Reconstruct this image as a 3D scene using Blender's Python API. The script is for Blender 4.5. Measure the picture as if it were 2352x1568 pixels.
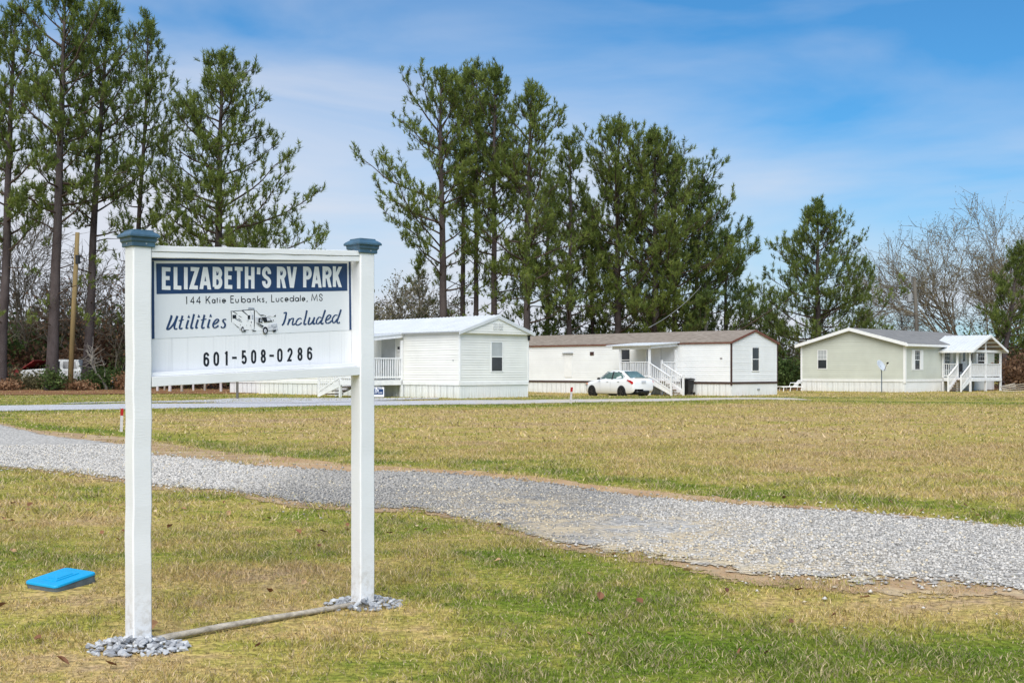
import bpy, math, random
import numpy as np
from mathutils import Vector, Matrix

# ------------------------------------------------------------------ scene
for o in list(bpy.data.objects): bpy.data.objects.remove(o)
scene = bpy.context.scene
COL = scene.collection
F, CH, HY = 2800.0, 1.28, 850.0          # focal in photo px (2352 wide), eye height, horizon row
cd = bpy.data.cameras.new('camera'); cam = bpy.data.objects.new('camera', cd); COL.objects.link(cam)
cam.location = (0, 0, CH); cam.rotation_euler = (math.pi/2, 0, 0)
cd.sensor_width = 36; cd.lens = F/2352*36; cd.shift_y = (HY-784)/2352; cd.clip_end = 4000; cd.clip_start = .05
scene.camera = cam

SUN = Vector((-.08, -.70, .86)).normalized()
w = bpy.data.worlds.new('World'); scene.world = w; w.use_nodes = True
nt = w.node_tree; nt.nodes.clear()
out = nt.nodes.new('ShaderNodeOutputWorld'); bg = nt.nodes.new('ShaderNodeBackground')
sky = nt.nodes.new('ShaderNodeTexSky'); sky.sky_type = 'NISHITA'; sky.sun_disc = False
sky.sun_elevation = math.asin(SUN.z); sky.sun_rotation = math.atan2(SUN.x, SUN.y)
sky.air_density = 1.0; sky.dust_density = .6; sky.ozone_density = 2.2
bg.inputs['Strength'].default_value = .12
tc = nt.nodes.new('ShaderNodeTexCoord')
def wn(t, **k):
    n = nt.nodes.new(t)
    for a, b in k.items(): setattr(n, a, b)
    return n
mp = wn('ShaderNodeMapping'); mp.inputs['Scale'].default_value = (1.0, 1.0, 4.2); mp.inputs['Location'].default_value = (8.35, 7.46, 7.26)
nt.links.new(tc.outputs['Generated'], mp.inputs['Vector'])
n1 = wn('ShaderNodeTexNoise'); n1.inputs['Scale'].default_value = 2.6; n1.inputs['Detail'].default_value = 7; n1.inputs['Roughness'].default_value = .5; n1.inputs['Distortion'].default_value = .5
nt.links.new(mp.outputs[0], n1.inputs['Vector'])
sep = wn('ShaderNodeSeparateXYZ'); nt.links.new(tc.outputs['Generated'], sep.inputs[0])
hz = wn('ShaderNodeMapRange'); hz.inputs[1].default_value = .02; hz.inputs[2].default_value = .26; hz.inputs[3].default_value = 1.0; hz.inputs[4].default_value = .10
nt.links.new(sep.outputs[2], hz.inputs[0])
ad0 = wn('ShaderNodeMath', operation='ADD'); nc = wn('ShaderNodeMath', operation='MULTIPLY_ADD'); nc.inputs[1].default_value = 1.5; nc.inputs[2].default_value = -.75; nt.links.new(n1.outputs['Fac'], nc.inputs[0]); nt.links.new(nc.outputs[0], ad0.inputs[0]); nt.links.new(hz.outputs[0], ad0.inputs[1])
lx = wn('ShaderNodeMath', operation='MULTIPLY_ADD'); lx.inputs[1].default_value = -.70; cx_ = wn('ShaderNodeClamp'); cx_.inputs[1].default_value = -.45; cx_.inputs[2].default_value = .45; nt.links.new(sep.outputs[0], cx_.inputs[0]); nt.links.new(cx_.outputs[0], lx.inputs[0])
nt.links.new(ad0.outputs[0], lx.inputs[2]); ad = lx
cr = wn('ShaderNodeMapRange'); cr.inputs[1].default_value = .0; cr.inputs[2].default_value = .84; cr.inputs[3].default_value = .0; cr.inputs[4].default_value = .97
nt.links.new(ad.outputs[0], cr.inputs[0])
mx = wn('ShaderNodeMix', data_type='RGBA'); nt.links.new(cr.outputs[0], mx.inputs[0])
tint = wn('ShaderNodeMix', data_type='RGBA', blend_type='MULTIPLY'); tint.inputs[0].default_value = 1
nt.links.new(sky.outputs[0], tint.inputs[6]); tint.inputs[7].default_value = (.21, .50, .68, 1)
nt.links.new(tint.outputs[2], mx.inputs[6]); mx.inputs[7].default_value = (3.65, 3.8, 4.2, 1)
nt.links.new(mx.outputs[2], bg.inputs['Color']); nt.links.new(bg.outputs[0], out.inputs[0])

sl = bpy.data.lights.new('sun', 'SUN'); sl.energy = 2.8; sl.angle = math.radians(60); sl.color = (1, .955, .88)
so = bpy.data.objects.new('sun', sl); COL.objects.link(so); so.rotation_euler = SUN.to_track_quat('Z', 'Y').to_euler(); so.location = (10, -20, 40)
vs = scene.view_settings; vs.view_transform = 'Standard'; vs.look = 'None'; vs.gamma = 1; vs.exposure = .76; vs.use_curve_mapping = False
scene.render.engine = 'CYCLES'
scene.cycles.transparent_max_bounces = 6; scene.cycles.max_bounces = 5; scene.cycles.diffuse_bounces = 3

# ------------------------------------------------------------------ helpers
rnd = random.Random(7)
def sst(a, b, v):
    t = np.clip((v-a)/(b-a), 0, 1); return t*t*(3-2*t)
def gz(x, y):                                              # ground height
    x = np.asarray(x, float); y = np.asarray(y, float)
    z = .1*sst(5.2, 8.2, y) - .25*sst(54, 65, y)*sst(-6, 3, x) - .08*sst(30, 60, y)*sst(8, 20, x)*(1-sst(54, 65, y))
    z = z + .012*np.sin(x*1.3+.5)*np.sin(y*.9)*sst(7, 12, y)*(1-sst(40, 60, y))
    return z
def gzf(x, y): return float(gz(x, y))
def G(px, py):                                             # photo pixel -> point on the ground
    z = .05
    for _ in range(8):
        d = (CH-z)*F/(py-HY); z = gzf((px-1176)/F*d, d)
    return ((px-1176)/F*d, d)
def PX(px, d): return (px-1176)/F*d
def PZ(py, d): return CH+(HY-py)/F*d

def tag(o, label=None, cat=None, group=None, kind=None):
    if label: o['label'] = label
    if cat: o['category'] = cat
    if group: o['group'] = group
    if kind: o['kind'] = kind
    return o
def empty(name, loc, rz, label, cat, group=None):
    o = bpy.data.objects.new(name, None); COL.objects.link(o); o.empty_display_size = .2
    o.location = loc; o.rotation_euler = (0, 0, rz)
    return tag(o, label, cat, group)
def link(name, me, parent=None, loc=None):
    o = bpy.data.objects.new(name, me); COL.objects.link(o)
    if parent: o.parent = parent
    if loc is not None: o.location = loc
    return o

class MB:
    def __init__(s): s.v = []; s.f = []; s.m = []
    def add(s, vs, fs, mi=0):
        n = len(s.v); s.v += [tuple(v) for v in vs]
        for f in fs: s.f.append([n+i for i in f]); s.m.append(mi)
        return s
    def box(s, a, b, mi=0):
        x0, y0, z0 = a; x1, y1, z1 = b
        return s.add([(x0,y0,z0),(x1,y0,z0),(x1,y1,z0),(x0,y1,z0),(x0,y0,z1),(x1,y0,z1),(x1,y1,z1),(x0,y1,z1)],
                     [(0,3,2,1),(4,5,6,7),(0,1,5,4),(1,2,6,5),(2,3,7,6),(3,0,4,7)], mi)
    def hexa(s, p, mi=0):                                   # 8 points: bottom 4 ccw, top 4
        return s.add(p, [(0,3,2,1),(4,5,6,7),(0,1,5,4),(1,2,6,5),(2,3,7,6),(3,0,4,7)], mi)
    def prism(s, pts, off, mi=0):                           # planar polygon + offset vector
        n = len(pts); off = Vector(off)
        vs = [Vector(p) for p in pts]+[Vector(p)+off for p in pts]
        return s.add(vs, [list(range(n))[::-1], list(range(n, 2*n))]+[(i, (i+1) % n, n+(i+1) % n, n+i) for i in range(n)], mi)
    def poly(s, pts, mi=0): return s.add(pts, [list(range(len(pts)))], mi)
    def tube(s, pts, rad, n=8, mi=0, cap=True):
        pts = [Vector(p) for p in pts]; vs = []
        for i, p in enumerate(pts):
            d = (pts[min(i+1, len(pts)-1)]-pts[max(i-1, 0)]).normalized()
            a = d.orthogonal().normalized() if abs(d.z) < .9 else Vector((1, 0, 0)).cross(d).normalized()
            if abs(d.z) < .9: a = Vector((0, 0, 1)).cross(d).normalized()
            b = d.cross(a); r = rad[i] if hasattr(rad, '__len__') else rad
            for k in range(n):
                t = 2*math.pi*k/n; vs.append(p+a*(r*math.cos(t))+b*(r*math.sin(t)))
        fs = []
        for i in range(len(pts)-1):
            for k in range(n):
                fs.append((i*n+k, i*n+(k+1) % n, (i+1)*n+(k+1) % n, (i+1)*n+k))
        if cap: fs += [list(range(n))[::-1], [(len(pts)-1)*n+k for k in range(n)]]
        return s.add(vs, fs, mi)
    def lathe(s, prof, n=16, c=(0, 0, 0), sq=False, mi=0):
        vs = []
        for r, z in prof:
            for k in range(n):
                t = 2*math.pi*(k+.5)/n; q = r*(math.sqrt(2) if sq else 1)
                vs.append((c[0]+q*math.cos(t), c[1]+q*math.sin(t), c[2]+z))
        m = len(prof); fs = [(i*n+k, i*n+(k+1) % n, (i+1)*n+(k+1) % n, (i+1)*n+k) for i in range(m-1) for k in range(n)]
        fs += [list(range(n))[::-1], [(m-1)*n+k for k in range(n)]]
        return s.add(vs, fs, mi)
    def mesh(s, name, mats, smooth=False, bevel=0):
        me = bpy.data.meshes.new(name); me.from_pydata(s.v, [], s.f)
        for m in (mats if isinstance(mats, (list, tuple)) else [mats]): me.materials.append(M[m] if isinstance(m, str) else m)
        if any(s.m): me.polygons.foreach_set('material_index', s.m)
        if smooth: me.polygons.foreach_set('use_smooth', [True]*len(me.polygons))
        me.update(); return me
    def build(s, name, mats, parent=None, loc=None, smooth=False, bevel=0):
        o = link(name, s.mesh(name, mats, smooth), parent, loc)
        if bevel:
            b = o.modifiers.new('bevel', 'BEVEL'); b.width = bevel; b.segments = 2; b.limit_method = 'ANGLE'
        return o
def boxo(name, a, b, mat, parent=None, bevel=0): return MB().box(a, b).build(name, mat, parent, bevel=bevel)

def polymesh(name, V_, loops, nside, mat, attrs=None, smooth=False):   # fast mesh of n-gons with equal side count
    me = bpy.data.meshes.new(name); V_ = np.asarray(V_, np.float32); loops = np.asarray(loops, np.int32).ravel()
    me.vertices.add(len(V_)); me.vertices.foreach_set('co', V_.ravel())
    nf = len(loops)//nside
    me.loops.add(len(loops)); me.loops.foreach_set('vertex_index', loops)
    me.polygons.add(nf); me.polygons.foreach_set('loop_start', np.arange(nf, dtype=np.int32)*nside)
    me.update(calc_edges=True)
    for k, (dom, a) in (attrs or {}).items():
        at = me.attributes.new(k, 'FLOAT', dom); at.data.foreach_set('value', np.asarray(a, np.float32))
    if smooth: me.polygons.foreach_set('use_smooth', [True]*nf)
    me.materials.append(M[mat]); return me

# ------------------------------------------------------------------ materials
M = {}
class NT:
    def __init__(s, name):
        m = bpy.data.materials.new(name); m.use_nodes = True; s.m = m; s.t = m.node_tree
        s.b = s.t.nodes['Principled BSDF']; M[name] = m
        s.pos = s.n('ShaderNodeTexCoord').outputs['Object']; s.wpos = s.n('ShaderNodeNewGeometry').outputs['Position']
    def n(s, t, **k):
        n = s.t.nodes.new(t)
        for a, b in k.items(): setattr(n, a, b)
        return n
    def l(s, a, b): s.t.links.new(a, b)
    def noise(s, scale, detail=3, vec=None, rough=.55, dist=0, sc3=None):
        n = s.n('ShaderNodeTexNoise'); n.inputs['Scale'].default_value = scale; n.inputs['Detail'].default_value = detail
        n.inputs['Roughness'].default_value = rough; n.inputs['Distortion'].default_value = dist
        v = vec or s.pos
        if sc3:
            mp = s.n('ShaderNodeMapping'); mp.inputs['Scale'].default_value = sc3; s.l(v, mp.inputs[0]); v = mp.outputs[0]
        s.l(v, n.inputs['Vector']); return n.outputs['Fac']
    def math(s, op, a, b=None, c=None):
        n = s.n('ShaderNodeMath', operation=op)
        for i, x in enumerate((a, b, c)):
            if x is None: continue
            if isinstance(x, (int, float)): n.inputs[i].default_value = x
            else: s.l(x, n.inputs[i])
        return n.outputs[0]
    def ramp(s, fac, stops):
        r = s.n('ShaderNodeValToRGB'); e = r.color_ramp.elements
        while len(e) < len(stops): e.new(.5)
        for i, (p, c) in enumerate(stops): e[i].position = p; e[i].color = (*c, 1) if len(c) == 3 else c
        s.l(fac, r.inputs[0]); return r.outputs[0]
    def mix(s, fac, a, b, mode='MIX'):
        n = s.n('ShaderNodeMix', data_type='RGBA', blend_type=mode)
        for i, x in ((0, fac), (6, a), (7, b)):
            if isinstance(x, (int, float)): n.inputs[i].default_value = x
            elif isinstance(x, tuple): n.inputs[i].default_value = (*x, 1)
            else: s.l(x, n.inputs[i])
        return n.outputs[2]
    def attr(s, name):
        n = s.n('ShaderNodeAttribute'); n.attribute_name = name; return n.outputs['Fac']
    def col(s, c): 
        if isinstance(c, tuple): s.b.inputs['Base Color'].default_value = (*c, 1)
        else: s.l(c, s.b.inputs['Base Color'])
        return s
    def set(s, rough=.6, spec=.3, metal=0):
        s.b.inputs['Roughness'].default_value = rough; s.b.inputs['Specular IOR Level'].default_value = spec; s.b.inputs['Metallic'].default_value = metal; return s
    def bump(s, h, strength=.3, dist=.01):
        b = s.n('ShaderNodeBump'); b.inputs['Strength'].default_value = strength; b.inputs['Distance'].default_value = dist
        s.l(h, b.inputs['Height']); s.l(b.outputs[0], s.b.inputs['Normal']); return s

def simple(name, c, var=.15, scale=4, rough=.6, spec=.3, bump=0, bscale=30, metal=0, sc3=None):
    k = NT(name); n = k.noise(scale, 5, sc3=sc3)
    c2 = tuple(max(0, x*(1-var)) for x in c); c3 = tuple(min(1, x*(1+var)) for x in c)
    k.col(k.ramp(n, [(.3, c2), (.7, c3)])).set(rough, spec, metal)
    if bump: k.bump(k.noise(bscale, 4, sc3=sc3), bump, .01)
    return k
# painted timber of the sign: brush strokes, slight grime near the joints
k = NT('sign_paint'); g = k.noise(3, 6); st = k.noise(9, 4, sc3=(1, 1, .12)); gr = k.noise(60, 3, sc3=(.4, .4, 3))
c = k.mix(k.ramp(g, [(.35, (0, 0, 0)), (.75, (1, 1, 1))]), (.80, .80, .81), (.72, .72, .73))
c = k.mix(k.math('MULTIPLY', k.ramp(st, [(.62, (0, 0, 0)), (.8, (1, 1, 1))]), .35), c, (.55, .53, .48))
zs_ = k.n('ShaderNodeSeparateXYZ'); k.l(k.pos, zs_.inputs[0]); lo_ = k.n('ShaderNodeMapRange'); k.l(zs_.outputs[2], lo_.inputs[0]); lo_.inputs[1].default_value = .04; lo_.inputs[2].default_value = .34; lo_.inputs[3].default_value = .75; lo_.inputs[4].default_value = 0
sp_ = k.math('MULTIPLY', lo_.outputs[0], k.ramp(k.noise(26, 6, rough=.7), [(.46, (0, 0, 0)), (.66, (1, 1, 1))])); c = k.mix(sp_, c, (.42, .36, .28))
k.col(c).set(.5, .35).bump(k.math('ADD', gr, g), .3, .003)
k = NT('sign_board'); st = k.noise(1, 4, sc3=(70, 70, 1.2)); g = k.noise(2.5, 4)
k.col(k.mix(k.ramp(st, [(.55, (0, 0, 0)), (.72, (.6, .6, .6))]), (.78, .78, .80), (.62, .62, .64))).set(.5, .3).bump(st, .4, .003)
simple('vinyl_sheet', (.74, .75, .78), .03, 3, .35, .4)
simple('navy_vinyl', (.016, .045, .125), .12, 8, .35, .4)
simple('black_vinyl', (.008, .01, .016), .1, 8, .35, .4)
simple('grey_print', (.36, .38, .44), .1, 20, .35, .4)
simple('light_print', (.60, .61, .66), .06, 20, .35, .4)
simple('white_print', (.80, .80, .82), .03, 20, .35, .4)
simple('cap_blue', (.052, .112, .168), .25, 14, .42, .5, .25, 90)
simple('galvanised', (.5, .5, .48), .2, 30, .3, .5, metal=.8)
simple('white_siding', (.80, .805, .80), .05, .8, .5, .3, .05, 3)
simple('warm_siding', (.81, .80, .755), .06, .8, .5, .3, .05, 3)
simple('green_siding', (.575, .59, .515), .06, .8, .55, .3, .05, 3)
k = NT('skirting'); a = k.noise(1.2, 4); s_ = k.noise(3, 4, sc3=(3, 3, .4)); z_ = k.n('ShaderNodeSeparateXYZ'); k.l(k.pos, z_.inputs[0])
low = k.n('ShaderNodeMapRange'); k.l(z_.outputs[2], low.inputs[0]); low.inputs[1].default_value = .02; low.inputs[2].default_value = .28; low.inputs[3].default_value = 1; low.inputs[4].default_value = 0
sp = k.math('MULTIPLY', low.outputs[0], k.ramp(s_, [(.42, (0, 0, 0)), (.7, (1, 1, 1))]))
k.col(k.mix(sp, k.ramp(a, [(.3, (.70, .71, .70)), (.7, (.78, .785, .775))]), (.60, .55, .47))).set(.55, .25)
simple('white_trim', (.81, .81, .80), .05, 3, .5, .3)
simple('porch_paint', (.78, .78, .78), .08, 5, .55, .25, .1, 40)
simple('brown_trim', (.060, .032, .028), .2, 4, .55, .3)
simple('red_brown_trim', (.16, .062, .045), .2, 4, .55, .3)
simple('metal_roof', (.62, .635, .645), .06, 1.5, .38, .4, metal=.05)
k = NT('grey_shingle'); k.col(k.ramp(k.noise(2.2, 6, sc3=(1, 4, 1)), [(.3, (.15, .15, .15)), (.7, (.27, .265, .255))])).set(.9, .1).bump(k.noise(60, 2), .5, .01)
k = NT('brown_shingle'); k.col(k.ramp(k.noise(3.0, 6, sc3=(1, 4, 1)), [(.28, (.165, .135, .11)), (.5, (.245, .207, .172)), (.72, (.335, .29, .25))])).set(.9, .1).bump(k.noise(50, 2), .5, .01)
simple('dark_pane', (.030, .034, .040), .3, 1.2, .08, .6)
simple('pale_pane', (.42, .44, .45), .12, 1.5, .18, .5)
simple('raw_wood', (.30, .20, .12), .3, 6, .75, .2, .3, 40, sc3=(1, 1, .2))
simple('step_wood', (.23, .145, .08), .3, 5, .75, .2, .3, 30)
simple('weathered_wood', (.34, .30, .25), .3, 5, .8, .15, .4, 40, sc3=(4, 4, .4))
simple('driftwood', (.42, .37, .30), .35, 14, .8, .15, .5, 60, sc3=(1, 3, 3))
simple('pole_wood', (.25, .18, .085), .25, 1.5, .85, .1, .4, 20, sc3=(3, 3, .3))
simple('grey_pole', (.13, .118, .10), .25, 1.5, .85, .1, .4, 20, sc3=(3, 3, .3))
simple('black_plastic', (.012, .012, .014), .2, 5, .45, .4)
simple('black_paint', (.02, .02, .022), .2, 5, .5, .4)
simple('rubber', (.014, .014, .015), .3, 12, .75, .2)
simple('hubcap', (.035, .033, .032), .3, 12, .5, .5, metal=.3)
simple('car_white', (.80, .81, .83), .02, 2, .22, .6)
simple('car_glass', (.10, .16, .155), .5, 2.2, .05, .8)
simple('tail_red', (.48, .012, .016), .15, 8, .15, .6)
simple('amber', (.75, .25, .06), .1, 8, .2, .6)
simple('plate', (.50, .52, .56), .1, 20, .4, .4)
simple('old_white', (.62, .62, .60), .35, 3.5, .6, .3)
simple('old_red', (.33, .06, .055), .3, 2.5, .5, .3)
simple('tarp_blue', (.05, .22, .50), .2, 3, .5, .3)
simple('green_metal', (.17, .26, .21), .2, 2, .5, .3)
simple('meter_blue', (.008, .33, .62), .07, 12, .45, .4, .15, 60)
simple('meter_side', (.12, .14, .15), .3, 12, .8, .2, .3, 40)
simple('stake_red', (.40, .016, .016), .1, 20, .5, .3)
simple('stake_white', (.58, .53, .52), .15, 20, .6, .3)
simple('dish_grey', (.46, .50, .54), .05, 5, .4, .4)
simple('pipe_grey', (.10, .13, .17), .15, 5, .5, .4)
simple('lawn_plastic', (.80, .80, .80), .05, 5, .5, .4)
simple('house_cream', (.52, .50, .42), .06, 1, .7, .2)
simple('galv_grey', (.34, .355, .365), .1, 5, .5, .4)
simple('wire', (.25, .25, .25), .1, 1, .5, .3)
k = NT('pine_bark'); v = k.n('ShaderNodeTexVoronoi'); mp_ = k.n('ShaderNodeMapping'); mp_.inputs['Scale'].default_value = (9, 9, 2.6); k.l(k.pos, mp_.inputs[0]); k.l(mp_.outputs[0], v.inputs['Vector'])
k.col(k.mix(k.ramp(k.noise(2.2, 5, sc3=(1, 1, .4)), [(.3, (0, 0, 0)), (.7, (1, 1, 1))]), k.ramp(v.outputs['Distance'], [(.1, (.115, .090, .085)), (.6, (.050, .038, .036))]), (.135, .110, .105))).set(.9, .1).bump(v.outputs['Distance'], .8, .05)
simple('twig', (.085, .062, .048), .3, 3, .9, .1)
simple('pale_bark', (.36, .32, .27), .35, 4, .9, .1)
simple('grey_bark', (.155, .135, .105), .3, 3, .9, .1)
simple('mossy_bark', (.20, .17, .12), .35, 2, .9, .1)
def foliage(name, stops, trans=.42, rough=.6):
    k = NT(name); r = k.attr('rnd'); big = k.noise(.45, 3)
    c = k.ramp(k.math('MULTIPLY_ADD', big, .35, k.math('MULTIPLY', r, .72)), stops); k.col(c).set(rough, .2)
    t = k.n('ShaderNodeBsdfTranslucent'); k.l(c, t.inputs[0]); mxs = k.n('ShaderNodeMixShader'); mxs.inputs[0].default_value = trans
    o = k.t.nodes['Material Output']; k.l(k.b.outputs[0], mxs.inputs[1]); k.l(t.outputs[0], mxs.inputs[2]); k.l(mxs.outputs[0], o.inputs[0])
foliage('needles', [(.18, (.075, .11, .028)), (.5, (.155, .205, .048)), (.8, (.28, .33, .075))])
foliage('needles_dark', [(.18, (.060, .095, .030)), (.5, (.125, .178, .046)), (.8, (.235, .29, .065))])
foliage('leaf_green', [(.15, (0.027, 0.054, 0.015)), (.5, (0.068, 0.112, 0.030)), (.85, (0.150, 0.203, 0.060))])
foliage('leaf_brown', [(.15, (0.056, 0.031, 0.020)), (.5, (0.168, 0.092, 0.053)), (.85, (0.322, 0.203, 0.126))])
foliage('leaf_olive', [(.15, (0.058, 0.060, 0.026)), (.5, (0.163, 0.150, 0.072)), (.85, (0.325, 0.286, 0.156))])
foliage('leaf_grey', [(.15, (.075, .080, .055)), (.5, (.15, .15, .105)), (.85, (.26, .25, .19))])
foliage('leaf_rust', [(.15, (.09, .045, .022)), (.5, (.22, .11, .055)), (.85, (.34, .21, .12))], .2)

def lawn_colour(k):
    a = k.noise(.16, 2, k.wpos); b = k.noise(1.0, 4, k.wpos, .6); c = k.noise(8.0, 3, k.wpos, .6)
    e = k.noise(.75, 3, k.wpos, .6, sc3=(.35, 1.6, 1))
    s = k.math('MULTIPLY_ADD', a, .22, k.math('MULTIPLY_ADD', b, .34, k.math('MULTIPLY_ADD', e, .24, k.math('MULTIPLY', c, .20))))
    s = k.math('ADD', s, k.attr('bias'))
    return k.ramp(s, [(.28, (.33, .225, .14)), (.37, (.50, .355, .20)), (.45, (.54, .40, .155)), (.53, (.41, .36, .085)), (.60, (.21, .25, .036)), (.70, (.12, .195, .018))]), c
k = NT('lawn'); c, fine = lawn_colour(k)
dirtn = k.noise(30, 3, k.wpos); k.col(k.mix(k.ramp(dirtn, [(.35, (.48, .48, .48)), (.62, (1.0, 1.0, 1.0))]), (.0, .0, .0), c, 'MIX')).set(.95, .05).bump(k.noise(14, 4, k.wpos), .8, .05)
k = NT('grass_blade'); c, fine = lawn_colour(k); r = k.attr('rnd')
dry = k.math('MULTIPLY', k.ramp(r, [(.60, (0, 0, 0)), (.66, (1, 1, 1))]), .78); grn = k.ramp(r, [(.0, (1, 1, 1)), (.14, (0, 0, 0))])
c = k.mix(dry, c, (.62, .48, .31)); c = k.mix(k.math('MULTIPLY', grn, .65), c, (.17, .27, .035))
hsv = k.n('ShaderNodeHueSaturation'); k.l(c, hsv.inputs['Color']); vv = k.n('ShaderNodeMath', operation='FRACT'); k.l(k.math('MULTIPLY', r, 37.7), vv.inputs[0]); k.l(k.math('MULTIPLY_ADD', vv.outputs[0], .95, .50), hsv.inputs['Value'])
c = hsv.outputs[0]; k.col(c).set(.6, .2); t = k.n('ShaderNodeBsdfTranslucent'); k.l(c, t.inputs[0]); mxs = k.n('ShaderNodeMixShader'); mxs.inputs[0].default_value = .35
k.l(k.b.outputs[0], mxs.inputs[1]); k.l(t.outputs[0], mxs.inputs[2]); k.l(mxs.outputs[0], k.t.nodes['Material Output'].inputs[0])

def ragged(k, nscale, amp, off):                           # alpha by distance to the sheet's edge + noise
    n = k.noise(nscale, 8, k.wpos, .75); a = k.math('MULTIPLY_ADD', n, amp, k.math('SUBTRACT', k.attr('edge'), off+amp*.5))
    al = k.math('GREATER_THAN', a, 0.0); k.l(al, k.b.inputs['Alpha'])
def gravel_mat(name, lo, mid, hi, sand):
    k = NT(name); v = k.n('ShaderNodeTexVoronoi'); v.inputs['Scale'].default_value = 30; k.l(k.wpos, v.inputs['Vector'])
    hs = k.n('ShaderNodeSeparateColor'); k.l(v.outputs['Color'], hs.inputs[0])
    c = k.ramp(hs.outputs[0], [(.0, lo), (.5, mid), (1, hi)])
    c = k.mix(k.attr('dark'), c, k.mix(1.0, c, (.52, .53, .56), 'MULTIPLY'))
    sn = k.math('MULTIPLY', k.attr('sand'), k.ramp(k.noise(2.4, 5, k.wpos), [(.40, (0, 0, 0)), (.56, (1, 1, 1))]))
    c = k.mix(k.math('MULTIPLY', sn, .85), c, sand); k.col(c).set(.9, .1)
    k.bump(k.math('SUBTRACT', 1, v.outputs['Distance']), .8, .03); return k
k = gravel_mat('gravel', (.29, .275, .25), (.46, .435, .40), (.62, .59, .54), (.58, .47, .31)); ragged(k, 4, 1.5, .22)
k = gravel_mat('far_gravel', (.36, .36, .37), (.50, .50, .52), (.64, .64, .66), (.60, .50, .34)); ragged(k, 1.2, 1.2, .2)
k = NT('bare_soil'); a = k.noise(2.2, 5, k.wpos, .65); b = k.noise(20, 4, k.wpos)
k.col(k.mix(k.ramp(b, [(.4, (0, 0, 0)), (.7, (.8, .8, .8))]), k.ramp(a, [(.33, (.30, .20, .115)), (.5, (.42, .275, .155)), (.62, (.52, .40, .24))]), (.30, .235, .16))).set(.95, .05).bump(b, .5, .02); ragged(k, 3.2, 1.3, .22)
k = NT('orange_soil'); a = k.noise(2.2, 5, k.wpos, .65); b = k.noise(20, 4, k.wpos)
k.col(k.mix(k.ramp(b, [(.4, (0, 0, 0)), (.7, (.7, .7, .7))]), k.ramp(a, [(.33, (.40, .24, .13)), (.55, (.48, .32, .185)), (.7, (.52, .41, .28))]), (.34, .24, .15))).set(.95, .05).bump(b, .5, .02); ragged(k, 1.6, 1.3, .30)
k = NT('litter_soil'); a = k.noise(1.2, 5, k.wpos); k.col(k.ramp(a, [(.3, (.13, .060, .032)), (.55, (.23, .115, .06)), (.75, (.30, .21, .11))])).set(.95, .05).bump(k.noise(9, 4, k.wpos), .6, .04); ragged(k, .8, 1.6, .4)
k = NT('stone'); r = k.attr('rnd'); k.col(k.ramp(r, [(0, (.19, .18, .165)), (.45, (.43, .405, .37)), (.80, (.63, .595, .545)), (.86, (.56, .48, .35)), (1, (.62, .53, .38))])).set(.9, .15)
k = NT('heap_stone'); oi = k.n('ShaderNodeObjectInfo'); k.col(k.mix(k.ramp(k.noise(40, 3), [(.4, (0, 0, 0)), (.7, (.5, .5, .5))]), k.ramp(oi.outputs['Random'], [(0, (.13, .135, .15)), (.6, (.33, .34, .36)), (1, (.55, .56, .57))]), (.5, .5, .5))).set(.9, .15)
k = NT('dead_leaf'); oi = k.n('ShaderNodeObjectInfo'); k.col(k.ramp(oi.outputs['Random'], [(0, (.10, .045, .03)), (.4, (.25, .12, .06)), (.75, (.45, .30, .16)), (1, (.55, .44, .28))])).set(.8, .2)
# ------------------------------------------------------------------ ground, roads
def edge_fn(pts, ext_l, ext_r):
    P = [G(*p) for p in pts]; P = [ext_l]+P+[ext_r]; P.sort()
    xs = np.array([p[0] for p in P]); ys = np.array([p[1] for p in P]); return lambda x: np.interp(x, xs, ys)
NEAR_LO = edge_fn([(0,1069),(187,1086),(286,1098),(349,1113),(540,1127),(685,1154),(805,1161),(977,1169),(1120,1200),(1269,1245),(1474,1274),(1608,1292),(1795,1324),(2204,1335),(2352,1355)], (-22, 33), (14, 3.0))
NEAR_UP = edge_fn([(0,976),(104,1000),(286,1023),(349,1049),(581,1074),(805,1086),(977,1088),(1269,1114),(1462,1143),(1766,1169),(1941,1178),(2204,1201),(2352,1219)], (-22, 46), (14, 6.2))
SOIL_UP = edge_fn([(0,972),(104,990),(286,1004),(349,1013),(540,1040),(805,1069),(977,1078),(1269,1102),(1462,1128),(1766,1159),(1941,1172),(2204,1196),(2352,1214)], (-22, 47), (14, 6.6))
FAR_LO = edge_fn([(0,944),(200,941),(349,938),(560,936),(805,931),(1000,929),(1210,927),(1330,924),(1500,922),(1700,917)], (-40, 36), (40, 40))
FAR_UP = edge_fn([(0,932),(200,929),(349,927),(560,925),(805,921),(1000,920),(1210,919),(1330,917),(1500,916),(1700,913)], (-40, 42), (40, 42))
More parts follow.
